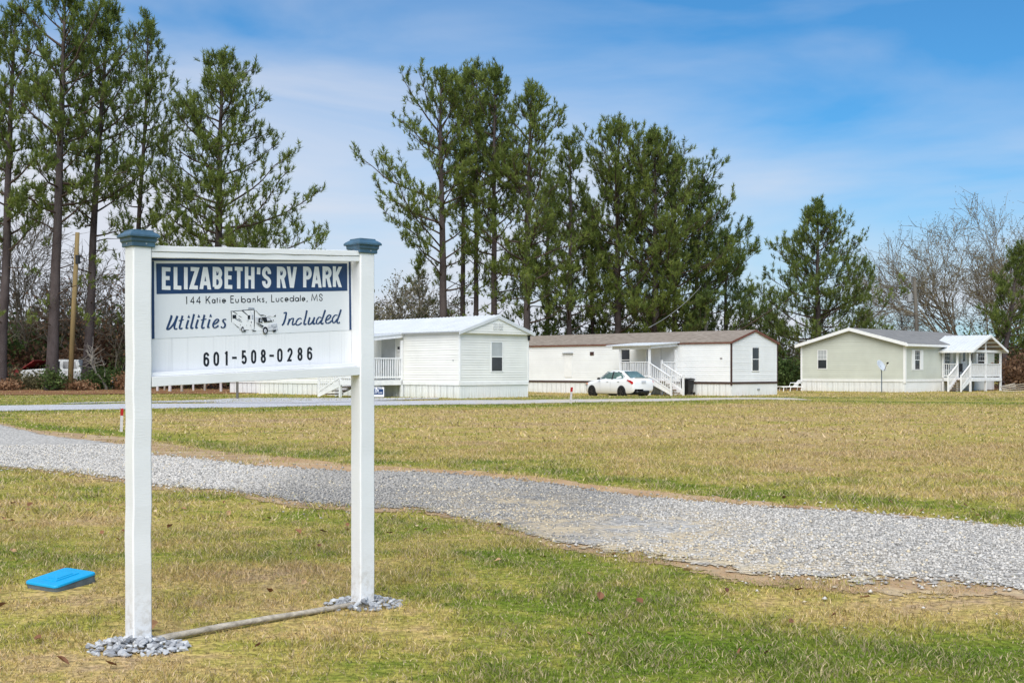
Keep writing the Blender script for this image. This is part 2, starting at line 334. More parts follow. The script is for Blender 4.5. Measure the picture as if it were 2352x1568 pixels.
def bias(x, y):
    b = np.zeros_like(x)
    nl, nu = NEAR_LO(x), SOIL_UP(x)
    b += .085*np.exp(-((y-nu-.9)/.8)**2)*(y > nu) + .03*np.exp(-((y-nl+1.2)/.9)**2)
    b -= .050*sst(0, 5, y-nu-2.5)*(1-sst(-9, -4, y-FAR_LO(x)))
    b += .085*np.exp(-((y-FAR_LO(x)+1.8)/2.2)**2) + .05*(y > FAR_UP(x))*(y < 60)
    b += .075*sst(-1.2, .3, x)*(1-sst(6.3, 7.6, y))*sst(-1, 1.5, 3.5-x) + .05*np.exp(-(((x-.2)/.9)**2+((y-7.6)/.7)**2)) + .04*(1-sst(7, 9, y))*sst(.5, 2.5, -2.2-x+.4*(y-5))
    b -= .10*np.exp(-(((x+1.70)/.75)**2+((y-5.55)/.45)**2)) + .10*np.exp(-(((x+.70)/.55)**2+((y-6.2)/.45)**2)) + .085*np.exp(-(((x+2.5)/.5)**2+((y-6.6)/.4)**2))
    b -= .26*np.exp(-(((x-2.3)/1.2)**2+((y-6.45)/.50)**2)) + .12*np.exp(-(((x-.55)/.5)**2+((y-8.0)/.45)**2))
    b += .010 + .018*(1-sst(8, 11, y)) - .03*(y > 60)
    return b
ux = np.unique(np.concatenate([np.arange(-14, 14, .35), np.arange(-60, -14, 1.5), np.arange(14, 61, 1.5), np.array([-1600, -900, -500, -300, -200, -140, -100, -80, 80, 100, 140, 200, 300, 500, 900, 1600])]))
uy = np.unique(np.concatenate([np.arange(-6, 4, 1.), np.arange(4, 20, .25), np.arange(20, 50, .6), np.arange(50, 110, 1.), np.array([-400, -200, -100, -50, -25, -12, 130, 160, 200, 300, 500, 900, 1600, 2600])]))
XX, YY = np.meshgrid(ux, uy); ZZ = gz(XX, YY)
nx, ny = len(ux), len(uy); idx = np.arange(nx*ny).reshape(ny, nx)
lp = np.stack([idx[:-1, :-1], idx[:-1, 1:], idx[1:, 1:], idx[1:, :-1]], -1)
gm = polymesh('lawn', np.stack([XX, YY, ZZ], -1).reshape(-1, 3), lp, 4, 'lawn', {'bias': ('POINT', bias(XX.ravel(), YY.ravel()))}, True)
ground = tag(link('lawn', gm), 'wide mown lawn of dormant straw and green grass', 'lawn', kind='structure')

def strip(name, mat, lo, up, x0, x1, step, lift, lab, nacross=10, padlo=0., padup=0.):
    xs = np.arange(x0, x1+1e-6, step); ts = np.linspace(0, 1, nacross+1)
    L, U = lo(xs)-padlo, up(xs)+padup
    X = np.repeat(xs[:, None], nacross+1, 1); Y = L[:, None]+(U-L)[:, None]*ts[None]
    # crowned: the sheet sinks 2 cm below the lawn at its rim, so it never shows an edge
    ed = np.minimum(ts, 1-ts)[None]*(U-L)[:, None]
    Z = gz(X, Y)+lift
    idx = np.arange(X.size).reshape(X.shape); lp = np.stack([idx[:-1, :-1], idx[1:, :-1], idx[1:, 1:], idx[:-1, 1:]], -1)
    dark = sst(-3.2, -2.0, X)*(1-sst(.2, 1.5, X-.25*(Y-10)))
    sand = sst(-1.6, .2, X)*(1-sst(1.2, 3.0, X))*(1-sst(.45, .95, np.repeat(ts[None], len(xs), 0)))
    if mat == 'far_gravel': dark = dark*0; sand = sst(-6, 4, X)
    me = polymesh(name, np.stack([X, Y, Z], -1).reshape(-1, 3), lp, 4, mat, {'edge': ('POINT', ed.ravel()), 'dark': ('POINT', dark.ravel()), 'sand': ('POINT', sand.ravel())}, True)
    return tag(link(name, me), lab, kind='structure')
strip('soil_verge', 'bare_soil', NEAR_LO, SOIL_UP, -20, 13, .2, .005, 'strip of bare brown soil along the gravel drive', 14, .55, .22)
strip('clay_verge', 'orange_soil', lambda x: NEAR_UP(x)-.15, SOIL_UP, -3.2, 2.6, .2, .009, 'orange clay showing along the far rim of the gravel drive', 8, 0, .40)
strip('gravel_drive', 'gravel', NEAR_LO, NEAR_UP, -20, 13, .2, .013, 'grey crushed stone drive curving behind the sign', 14, .25, .22)
strip('gravel_lane', 'far_gravel', FAR_LO, FAR_UP, -38, 12, .5, .012, 'pale gravel lane in front of the white homes', 10, .3, .3)
PAD_LO = edge_fn([(470,924),(560,926),(700,926),(805,923),(880,920),(980,917)], (-16.5, 42.5), (-2.0, 49.0))
PAD_UP = edge_fn([(470,919),(560,914),(700,915),(805,914.5),(880,914.5),(980,914)], (-16.5, 43.5), (-2.0, 50.0))
strip('gravel_apron', 'far_gravel', PAD_LO, PAD_UP, -16, -3, .5, .022, 'grey gravel apron before the porch steps of the nearest home', 8, .2, .2)
WO_LO = edge_fn([(0,908),(180,907),(400,905),(520,905)], (-60, 62), (-8.8, 66)); WO_UP = lambda x: WO_LO(x)*0+95.
strip('forest_floor', 'litter_soil', WO_LO, WO_UP, -60, -9.2, 1., .03, 'rusty leaf litter on the ground under the left pines', 14)
strip('forest_floor', 'litter_soil', lambda x: 0*x+87., lambda x: 0*x+120., 2, 70, 1., .03, 'rusty leaf litter on the ground behind the homes', 14)

# ------------------------------------------------------------------ grass
rg = np.random.default_rng(11)
def on_lawn(x, y, grow=.0):
    ok = ~((y > NEAR_LO(x)-.05-grow+rg.normal(0, .22, x.shape)) & (y < SOIL_UP(x)-.02+grow+rg.normal(0, .2, x.shape)))
    ok |= (y > NEAR_UP(x)+.1) & (y < SOIL_UP(x)+.4) & (rg.random(x.shape) < .30)
    ok |= (y > NEAR_LO(x)-.5) & (y < NEAR_LO(x)+.06) & (rg.random(x.shape) < .30)
    ok &= ~((y > FAR_LO(x)) & (y < FAR_UP(x)))
    return ok
def blades(n, y0, y1, hmin, hmax, wid, seg):
    y = np.sqrt(rg.uniform(y0*y0, y1*y1, n)); x = y*rg.uniform(-.50, .50, n)
    cl = np.sin(x*5.1+1.7*np.sin(y*3.3))*np.sin(y*4.7+1.3*np.sin(x*4.1))      # clumps
    keep = on_lawn(x, y) & (rg.random(n) < .72+.28*cl)
    keep &= ~((np.hypot(x+2.5, (y-6.75)) < .17))
    sparse = np.exp(-(((x+1.70)/.45)**2+((y-5.55)/.30)**2))+np.exp(-(((x+.70)/.4)**2+((y-6.3)/.3)**2))
    sparse = sparse+1.1*np.exp(-(((x-2.4)/1.1)**2+((y-6.5)/.42)**2)); keep &= rg.random(n) > sparse*.6
    x, y, cl = x[keep], y[keep], cl[keep]; n = len(x); z = gz(x, y)-.004
    h = rg.uniform(hmin, hmax, n)*(.8+.35*cl); tall = rg.random(n) < .03; h[tall] *= 1.7
    a = rg.uniform(0, 2*np.pi, n); lean = rg.uniform(.15, 1.5, n)*h; la = rg.uniform(0, 2*np.pi, n)
    wv = np.stack([np.cos(a), np.sin(a), 0*a], -1)*(wid*rg.uniform(.6, 1.3, n))[:, None]*.5
    b = np.stack([x, y, z], -1); lv = np.stack([np.cos(la)*lean, np.sin(la)*lean, h*.9], -1)
    r = rg.random(n); bi = bias(x, y)
    if seg == 2:
        m = b+lv*np.array([.35, .35, .62]); t = b+lv
        V_ = np.stack([b-wv, b+wv, m+wv*.75, m-wv*.75, t], 1).reshape(-1, 3); o = np.arange(n)[:, None]*5
        lp = np.concatenate([o+np.array([0, 1, 2]), o+np.array([0, 2, 3]), o+np.array([3, 2, 4])], 1); k_ = 3; vp = 5
    else:
        V_ = np.stack([b-wv, b+wv, b+lv], 1).reshape(-1, 3); lp = np.arange(n*3); k_ = 1; vp = 3
    me = polymesh('grass', V_, lp, 3, 'grass_blade', {'rnd': ('FACE', np.repeat(r, k_)), 'bias': ('POINT', np.repeat(bi, vp))})
    return me
for n, y0, y1, h0, h1, wd, sg, lab in ((260000, 4.6, 9.5, .016, .042, .0050, 2, 'short mixed green and straw grass around the sign'),
                                   (200000, 9.5, 20, .03, .065, .013, 1, 'mown grass either side of the gravel drive'),
                                   (170000, 20, 58, .035, .07, .032, 1, 'dormant grass of the middle lawn'),
                                   (50000, 58, 90, .04, .10, .06, 1, 'grass in front of the homes')):
    tag(link('grass', blades(n, y0, y1, h0, h1, wd, sg)), lab, 'grass', kind='stuff')

# loose stones lying on the drive
def stones(n):
    x = rg.uniform(-8, 5.6, n); lo, up = NEAR_LO(x), NEAR_UP(x); t = rg.beta(.95, .95, n); y = lo+(up-lo)*t+rg.normal(0, .14, n)
    y = y+(rg.random(n) < .06)*rg.normal(0, .5, n); zone = sst(-1.6, .2, x)*(1-sst(1.4, 3.0, x))*(1-sst(.45, .95, t)); wear = (np.sin(x*2.3+1.1*np.sin(y*3.1))+np.sin(y*2.9+x*.8)+rg.normal(0, .5, n)) > .1
    worn = zone*wear > rg.random(n)*1.25
    vis = (np.abs(x) < y*.45+.3) & (y < 19) & ~worn; x, y, t = x[vis], y[vis], t[vis]; n = len(x)
    s = rg.uniform(.006, .015, n)*(1+.35*(y > 12)); z = gz(x, y)+.012+s*.2
    C = np.array([[-1,-.2,0],[.3,-1,0],[1,.2,0],[-.3,1,0],[.1,0,1],[0,.1,-.6]])*1.1
    Q = C[None]*rg.uniform(.6, 1.25, (n, 6, 1))*np.stack([rg.uniform(.8, 1.7, n), rg.uniform(.7, 1.2, n), rg.uniform(.5, .9, n)], -1)[:, None]*s[:, None, None]
    a = rg.uniform(0, 6.28, n); ca, sa = np.cos(a)[:, None], np.sin(a)[:, None]
    Q = np.stack([Q[..., 0]*ca-Q[..., 1]*sa, Q[..., 0]*sa+Q[..., 1]*ca, Q[..., 2]], -1)+np.stack([x, y, z], -1)[:, None]
    fc = np.array([[0,1,4],[1,2,4],[2,3,4],[3,0,4],[1,0,5],[2,1,5],[3,2,5],[0,3,5]])
    lp = (np.arange(n)[:, None, None]*6+fc[None]).reshape(-1)
    dark = sst(-3.2, -2.0, x)*(1-sst(.2, 1.5, x-.25*(y-10)))
    r = np.clip(rg.beta(2.2, 1.6, n)*.82*(1-.5*dark), 0, .8)
    sand = (rg.random(n) < .03+.20*sst(-1.6, .2, x)*(1-sst(1.2, 3.0, x))*(1-sst(.35, .9, t))); r[sand] = rg.uniform(.84, 1, sand.sum())
    return polymesh('gravel', Q.reshape(-1, 3), lp, 3, 'stone', {'rnd': ('FACE', np.repeat(r, 8))})
tag(link('gravel', stones(66000)), 'loose crushed stone spread over the drive', 'gravel', kind='stuff')

# stones: 5 shared shapes
def stone_mesh(seed):
    r = random.Random(seed); mb = MB(); 
    t = (1+5**.5)/2; vs = [(-1,t,0),(1,t,0),(-1,-t,0),(1,-t,0),(0,-1,t),(0,1,t),(0,-1,-t),(0,1,-t),(t,0,-1),(t,0,1),(-t,0,-1),(-t,0,1)]
    fs = [(0,11,5),(0,5,1),(0,1,7),(0,7,10),(0,10,11),(1,5,9),(5,11,4),(11,10,2),(10,7,6),(7,1,8),(3,9,4),(3,4,2),(3,2,6),(3,6,8),(3,8,9),(4,9,5),(2,4,11),(6,2,10),(8,6,7),(9,8,1)]
    sx, sy, sz = r.uniform(.8, 1.3), r.uniform(.6, .9), r.uniform(.45, .75)
    mb.add([(x*sx*.5*r.uniform(.7, 1.2), y*sy*.5*r.uniform(.7, 1.2), z*sz*.5*r.uniform(.7, 1.2)) for x, y, z in vs], fs); return mb.mesh('stone', 'heap_stone')
STONES = [stone_mesh(i) for i in range(6)]
LEAFS = []
for i in range(4):
    r = random.Random(40+i); mb = MB(); n = 5; L = .05; wv = [.0, .012, .018, .013, .0]; cur = r.uniform(.15, .5); vs = []
    for q in range(n):
        x = L*q/(n-1)-L/2; zc = cur*x*x*14+r.uniform(0, .003); vs += [(x, -wv[q], zc+wv[q]*r.uniform(.2, .9)), (x, 0, zc), (x, wv[q]*r.uniform(.8, 1.2), zc+wv[q]*r.uniform(.2, .9))]
    fs = []
    for q in range(n-1):
        for e in range(2): fs.append((q*3+e, q*3+e+1, q*3+e+4, q*3+e+3))
    mb.add(vs, fs); me = mb.mesh('fallen_leaf', 'dead_leaf'); LEAFS.append(me)

# ------------------------------------------------------------------ the sign
SL = (-858*5.63/F, 5.63); SR = (-343*6.45/F, 6.45)
SW = math.dist(SL, SR); SYAW = math.atan2(SR[1]-SL[1], SR[0]-SL[0]); SU = (math.cos(SYAW), math.sin(SYAW)); SN = (-SU[1], SU[0])
gl, gr_ = gzf(*SL), gzf(*SR)
sign = empty('roadside_sign', (SL[0], SL[1], 0), SYAW, 'white wooden two post roadside sign with navy banner and phone number', 'sign')
HP = .046
def SP(sx, sy, yl=.03):                                   # photo pixel (full size) -> x, z on the board plane at depth yl
    px, py = sx/1.2287, sy/1.2287; rx = (px-1176)/F
    d = (SL[0]*SN[0]+SL[1]*SN[1]+yl)/(rx*SN[0]+SN[1]); X, Y = rx*d, d
    return ((X-SL[0])*SU[0]+(Y-SL[1])*SU[1], CH+(HY-py)/F*d)
for nm, x, ztop, g0, wob in (('post', 0, 1.858, gl, 1), ('post', SW, 1.906, gr_, 2)):
    mb = MB(); r = random.Random(wob); zs = np.linspace(g0-.15, ztop, 16); rings = []
    for z in zs:
        dx = r.uniform(-.0018, .0018); dy = r.uniform(-.0018, .0018)
        if wob == 1 and .40 < z < .75: dx -= .004*math.exp(-((z-.52)/.09)**2)
        e = .006; h = HP
        rings.append([(x+dx-h+e, dy-h, z), (x+dx+h-e, dy-h, z), (x+dx+h, dy-h+e, z), (x+dx+h, dy+h-e, z), (x+dx+h-e, dy+h, z), (x+dx-h+e, dy+h, z), (x+dx-h, dy+h-e, z), (x+dx-h, dy-h+e, z)])
    vs = [v for q in rings for v in q]; n = 8
    fs = [(i*n+k_, i*n+(k_+1) % n, (i+1)*n+(k_+1) % n, (i+1)*n+k_) for i in range(len(rings)-1) for k_ in range(n)]+[tuple(range(n))[::-1], tuple((len(rings)-1)*n+k_ for k_ in range(n))]
    po = mb.add(vs, fs).build('post', 'sign_paint', sign)
    cp = MB().lathe([(.053, 0), (.056, .002), (.056, .018), (.059, .023), (.062, .026), (.063, .040), (.0635, .042), (.073, .044), (.073, .053), (.069, .058), (.066, .061), (.049, .072), (.049, .078), (.03, .080)], 4, (x, 0, ztop-.012), True)
    co = cp.build('post_cap', 'cap_blue', sign, bevel=.0015)
    for (sx_, sy_, dx_, dy_) in ((x+.012, -.0565, 0, -1), (x-.0565, -.005, -1, 0)):
        MB().tube([(sx_, sy_, ztop+.002), (sx_+dx_*.003, sy_+dy_*.003, ztop+.002)], .004, 8).build('screw', 'galvanised', co)
x0, x1 = HP+.001, SW-HP-.001
def rail(name, x0, x1, y0, y1, zl, zh, kk, mat='sign_paint', n=12, wob=.0012):
    mb = MB(); r = random.Random(name+str(zl)); vs = []
    for i in range(n+1):
        x = x0+(x1-x0)*i/n; o = [r.uniform(-wob, wob) for _ in range(4)]
        vs += [(x, y0+o[0], zl+kk*x+o[1]), (x, y1, zl+kk*x+o[1]), (x, y1, zh+kk*x+o[2]), (x, y0+o[0], zh+kk*x+o[2])]
    fs = [(i*4+k_, i*4+(k_+1) % 4, (i+1)*4+(k_+1) % 4, (i+1)*4+k_) for i in range(n) for k_ in range(4)]
    fs = [f[::-1] for f in fs]+[(0, 1, 2, 3), (n*4+3, n*4+2, n*4+1, n*4)]
    return mb.add(vs, fs).build(name, mat, sign, bevel=.002)
KR, KP = .0435, .056
rail('top_rail', x0, x1, -.044, -.006, 1.826, 1.8535, KR); rail('trim_strip', x0, x1, -.040, -.008, 1.7975, 1.8245, KR)
rail('bottom_rail', x0, x1, -.044, .02, 1.202, 1.2475, KR); rail('trim_strip', x0, x1, -.022, .012, 1.2485, 1.2665, KR)
rail('sign_board', x0, x1, .0325, .0445, 1.2, 1.85, KR, 'sign_board', wob=.0)
# printed sheet (upper part of the board)
TL, TR, BL, BR = SP(300+374/3.0154, 620+318/3.0154), SP(300+2092/3.0154, 620+330/3.0154), SP(300+380/3.0154, 620+1014/3.0154), SP(300+2092/3.0154, 620+938/3.0154)
def flat(name, polys, mats, y, parent=sign, th=.0006):    # thin vinyl pieces; each piece a hair proud of the one before
    mb = MB()
    for i, (p, mi) in enumerate(polys):
        yy = y-i*.00012
        a = [(q[0], yy, q[1]) for q in p]
        if sum(p[j][0]*p[(j+1) % len(p)][1]-p[(j+1) % len(p)][0]*p[j][1] for j in range(len(p))) < 0: a = a[::-1]
        mb.add(a, [list(range(len(a)))], mi)
    return mb.build(name, mats, parent)
mb = MB(); mb.prism([(TL[0], .0320, TL[1]), (TR[0], .0320, TR[1]), (BR[0], .0320, BR[1]), (BL[0], .0320, BL[1])][::-1], (0, -.001, 0)); mb.build('printed_sheet', 'vinyl_sheet', sign)
def A(zx, zy): return SP(440+zx*.24660, 740+zy*.24660)    # lettering crop of the photograph
def Z1(zx, zy): return SP(300+zx/3.01538, 620+zy/3.01538)
def quadz(p): return [Z1(*q) for q in p]
flat('banner', [(quadz([(424,372),(2050,372),(2052,605),(428,633)]), 0)], 'navy_vinyl', .0304)
flat('border_line', [(quadz([(381,326),(2084,340),(2084,352),(381,350)]), 0), (quadz([(381,352),(407,352),(411,1012),(387,1013)]), 0), (quadz([(2063,352),(2080,352),(2087,936),(2069,938)]), 0)], 'navy_vinyl', .0304)

def arc(cx, cy, rx, ry, a0, a1, n=10):
    return [(cx+rx*math.cos(math.radians(a0+(a1-a0)*i/n)), cy+ry*math.sin(math.radians(a0+(a1-a0)*i/n))) for i in range(n+1)]
def stroke(pts, th, miter=True, taper=None):              # polyline -> quads (left/right offset with mitres)
    P = [Vector(p) for p in pts]; closed = (P[0]-P[-1]).length < 1e-6 and len(P) > 3; n = len(P); Lf, Rt = [], []
    for i in range(n):
        a = P[i-1] if i > 0 else (P[-2] if closed else None); b = P[i+1] if i < n-1 else (P[1] if closed else None)
        d0 = (P[i]-a).normalized() if a is not None else None; d1 = (b-P[i]).normalized() if b is not None else None
        d0 = d0 if d0 is not None else d1; d1 = d1 if d1 is not None else d0
        t = (d0+d1); t = t.normalized() if t.length > 1e-6 else d0
        nrm = Vector((-t.y, t.x)); c = max(.45, nrm.dot(Vector((-d1.y, d1.x))))
        h = th*(taper[i] if taper else 1)/2/c; Lf.append(P[i]+nrm*h); Rt.append(P[i]-nrm*h)
    return [[tuple(Rt[i]), tuple(Rt[i+1]), tuple(Lf[i+1]), tuple(Lf[i])] for i in range(n-1)]
rr = .5
GL = {  # centre lines in a unit box
 'E': [[(1.15,1),(0,1),(0,0),(1.15,0)], [(0,.53),(1.0,.53)]], 'L': [[(0,1.3),(0,0),(1.12,0)]], 'I': [[(.5,1.3),(.5,-.3)]],
 'Z': [[(-.15,1),(1,1),(0,0),(1.15,0)]], 'A': [[(-.13,-.3),(.53,1.3)], [(1.13,-.3),(.47,1.3)], [(.2,.22),(.8,.22)]],
 'B': [[(0,.0),(0,1),(.55,1)]+arc(.55,.77,.42,.23,90,-90)+[(0,.54)], [(.5,.54)]+arc(.5,.27,.5,.27,90,-90)+[(0,.0)]],
 'T': [[(-.15,1),(1.15,1)], [(.5,1),(.5,-.3)]], 'H': [[(0,1.3),(0,-.3)], [(1,1.3),(1,-.3)], [(0,.5),(1,.5)]],
 "'": [[(.75,1.3),(.7,.6),(.25,-.3)]], 'S': [arc(.5,.76,.5,.24,-12,180,10)+[(.02,.66),(.25,.55),(.75,.44),(.98,.33)]+arc(.5,.24,.5,.24,0,-192,10)],
 'R': [[(0,-.3),(0,1),(.5,1)]+arc(.5,.755,.48,.245,90,-90)+[(0,.51)], [(.6,.51),(1.1,-.3)]], 'V': [[(-.09,1.3),(.53,-.3)], [(1.09,1.3),(.47,-.3)]],
 'P': [[(0,-.3),(0,1),(.5,1)]+arc(.5,.73,.5,.27,90,-90)+[(0,.46)]], 'K': [[(0,1.3),(0,-.3)], [(1.15,1.3),(.0,.30)], [(.32,.58),(1.1,-.3)]],
 'O': [arc(.5,.7,.5,.3,0,180,8)+arc(.5,.3,.5,.3,180,360,8)+[(1,.7)]],
 '6': [arc(.5,.74,.5,.26,10,180,8)+arc(.5,.26,.5,.26,180,360,8)+arc(.5,.34,.5,.26,0,165,8)], '1': [[(.1,.86),(.62,.98)], [(.66,1.3),(.66,-.3)]], '-': [[(0,.5),(1,.5)]],
 '5': [[(.95,1),(.08,1),(.04,.56)]+arc(.46,.30,.54,.30,140,-160,10)], '8': [arc(.5,.76,.44,.24,0,360,12), arc(.5,.26,.5,.26,0,360,12)],
 '2': [arc(.5,.72,.5,.28,175,-20,9)+[(.02,0),(1,0)]], '4': [[(.72,-.04),(.72,1),(0,.26),(1,.26)]], 'M': [[(0,0),(.12,1),(.5,.12),(.88,1),(1,0)]],
 'u': [[(0,1)]+arc(.5,.42,.5,.42,180,360,8)+[(1,1)]], 'n': [[(0,0),(0,1)], [(0,.55)]+arc(.5,.55,.5,.45,180,0,8)+[(1,0)]],
 'a': [arc(.46,.5,.46,.5,0,360,14), [(1,1),(1,0)]], 'e': [[(.02,.5),(1,.5)]+arc(.5,.5,.5,.5,0,300,12)], 'c': [arc(.55,.5,.55,.5,50,310,11)],
 's': [arc(.5,.74,.45,.26,20,200,7)+[(.5,.52),(.85,.38)]+arc(.48,.25,.48,.25,20,-160,7)], 'i': [[(.5,0),(.5,1)], [(.5,1.32),(.5,1.45)]], 't': [[(.5,0),(.5,1.45)], [(0,1),(1,1)]],
 'k': [[(0,0),(0,1.7)], [(.9,1),(.0,.42)], [(.3,.6),(1,0)]], 'b': [[(0,0),(0,1.7)], arc(.54,.5,.46,.5,0,360,14)], 'd': [[(1,0),(1,1.7)], arc(.46,.5,.46,.5,0,360,14)], 'l': [[(.5,0),(.5,1.7)]], ',': [[(.8,.12),(.1,-.35)]],
}
GL['0'] = GL['O']; GL['I_'] = GL['I']
def clipz(p, lo, hi):
    for lim, sg in ((lo, 1), (hi, -1)):
        o = []
        for i in range(len(p)):
            a, b = p[i], p[(i+1) % len(p)]; da, db = sg*(a[1]-lim), sg*(b[1]-lim)
            if da >= 0: o.append(a)
            if da*db < 0: t = da/(da-db); o.append((a[0]+(b[0]-a[0])*t, lim))
        p = o
        if len(p) < 3: return None
    return p
def lettering(name, items, base, top, conv, th, mat, y, xh=1.0, ext=0.):
    """items: (glyph, px0, px1); base/top: two (px,py) pairs each giving the sloping base line and cap line"""
    for ch, a, b in items:
        m = (a+b)/2; lin = lambda l: l[0][1]+(l[1][1]-l[0][1])*(m-l[0][0])/(l[1][0]-l[0][0])
        xa, zb = conv(a, lin(base)); xb, _ = conv(b, lin(base)); _, zt = conv(m, lin(top)); w_ = xb-xa
        low = ch.islower() or ch == ','; h = (zt-zb)*(xh if low else 1)
        if ch == "'": zb = zb+h*.62; h *= .38
        thin = ch in 'Iil'; mb = MB(); k_ = 0
        for si, s_ in enumerate(GL[ch]):
            pts = [((xa+xb)/2 if thin else (xa+q[0]*w_ if ch == '-' else xa+th/2+q[0]*(w_-th)), zb+th/2+q[1]*(h-th)) for q in s_]
            for p in stroke(pts, th):
                if ch.isupper() or ch.isdigit() or ch == "'": p = clipz(p, zb, zb+h)
                if p is None: continue
                yy = y-si*.00015-(k_ % 2)*.00005; k_ += 1; mb.add([(q[0], yy, q[1]) for q in p], [list(range(len(p)))])
        mb.build(name, mat, sign)
hd = list(zip("ELIZABETH'SRVPARK", [68,203,322,386,503,650,785,893,1018,1153,1215,1385,1500,1685,1785,1907,2025], [178,305,363,492,628,760,885,1002,1128,1197,1318,1492,1612,1783,1893,2012,2132]))
lettering('headline_letter', hd, ((68,314),(2132,280)), ((68,58),(2132,49)), A, .0190, 'white_print', .0300, 1.0, 1)
ad_ = list(zip("144KatieEubanks,Lucedale,MS", [340,393,462,570,640,690,728,756,853,908,975,1040,1107,1160,1213,1255,1320,1372,1425,1473,1530,1590,1650,1670,1722,1778,1868], [362,447,518,630,683,714,738,803,893,950,1030,1088,1142,1205,1243,1272,1358,1412,1463,1520,1582,1640,1658,1712,1740,1852,1908]))
lettering('address_letter', ad_, ((335,478),(1908,443)), ((335,392),(1908,360)), A, .0045, 'black_vinyl', .0304, .60, .0)
ph = list(zip("601-508-0286", [828,913,1003,1072,1153,1233,1315,1390,1455,1542,1628,1710], [878,962,1042,1112,1198,1278,1360,1428,1502,1587,1672,1755]))
lettering('phone_digit', ph, ((828,1250),(1755,1193)), ((828,1128),(1755,1080)), Z1, .0110, 'black_vinyl', .0318, 1.0, 1)
def script(name, strokes, th, y=.0304):
    mb = MB()
    for si, (pts, t0, t1) in enumerate(strokes):
        P = [Vector(A(*p)) for p in pts]; Q = []
        for i in range(len(P)-1):                          # Catmull-Rom
            p0, p1, p2, p3 = P[max(i-1, 0)], P[i], P[i+1], P[min(i+2, len(P)-1)]
            for j in range(6):
                t = j/6; Q.append(.5*((2*p1)+(p2-p0)*t+(2*p0-5*p1+4*p2-p3)*t*t+(3*p1-p0-3*p2+p3)*t**3))
        Q.append(P[-1]); n = len(Q); tp = []
        for i in range(n):
            d = (Q[min(i+1, n-1)]-Q[max(i-1, 0)]).normalized(); tp.append((.55+.6*abs(d.y))*(t0+(t1-t0)*i/n))
        for qi, p in enumerate(stroke([tuple(q) for q in Q], th, taper=tp)):
            yy = y-si*.00012-(qi % 2)*.00004; mb.add([(q[0], yy, q[1]) for q in p], [[0, 1, 2, 3]])
    return mb.build(name, 'navy_vinyl', sign)
def dot(x, y, r=9): return ([(x-r, y), (x, y+r*.4), (x+r, y)], 2.2, 2.2)
script('script_lettering', [
 ([(165,612),(178,618),(170,650),(138,735),(130,765),(150,765),(185,730),(218,680),(245,612)], 1.3, 1), ([(248,612),(222,690),(212,745),(225,766),(245,755)], 1.2, .9),
 ([(305,610),(285,690),(272,745),(284,764),(304,750)], 1.1, .9), ([(262,668),(322,655)], .8, .8),
 ([(372,660),(352,725),(350,755),(372,752)], 1.1, .9), dot(376, 618),
 ([(437,592),(418,670),(402,735),(410,757),(428,745)], 1.1, .9), ([(482,655),(462,720),(460,752),(480,745)], 1.1, .9), dot(490, 613),
 ([(555,600),(538,680),(525,735),(535,755),(556,742)], 1.1, .9), ([(515,660),(578,648)], .8, .8),
 ([(615,652),(598,715),(594,745),(615,742)], 1.1, .9), dot(625, 607),
 ([(650,712),(690,695),(716,665),(700,650),(670,675),(652,718),(665,746),(690,742),(715,722)], .9, 1),
 ([(803,655),(780,652),(766,672),(790,705),(785,738),(760,748),(742,735)], .9, 1)], .0085)
script('script_lettering', [
 ([(1462,585),(1480,575),(1492,580),(1482,640),(1462,700),(1442,720)], .9, 1.2), ([(1530,645),(1522,680),(1508,718)], 1.1, 1), ([(1518,690),(1545,650),(1570,640),(1572,660),(1562,705),(1575,715),(1590,700)], .8, 1),
 ([(1668,650),(1645,640),(1615,665),(1602,702),(1620,718),(1648,708),(1668,690)], .9, 1), ([(1728,550),(1712,630),(1695,695),(1705,714),(1722,700)], 1.1, .9),
 ([(1762,630),(1745,690),(1752,710),(1775,700),(1800,665),(1815,628)], 1.1, .9), ([(1815,628),(1800,690),(1808,706),(1825,695)], 1, .9),
 ([(1895,635),(1868,628),(1842,660),(1838,695),(1858,702),(1890,665)], .9, .9), ([(1938,545),(1910,630),(1890,685),(1900,705),(1918,692)], 1.1, .9),
 ([(1942,665),(1980,645),(2000,615),(1982,602),(1955,630),(1942,675),(1958,697),(1985,690),(2010,668)], .9, 1),
 ([(2078,605),(2050,605),(2022,640),(2022,680),(2042,690),(2072,650)], .9, .9), ([(2118,540),(2092,620),(2072,675),(2085,697),(2105,685)], 1.1, .9)], .0085)
def BV(zx, zy): return SP(640+zx/14.256, 850+zy/14.254)   # motor-home picture crop
def ell(cx, cy, rx, ry, n=14): return [(cx+rx*math.cos(2*math.pi*i/n), cy+ry*math.sin(2*math.pi*i/n)) for i in range(n)]
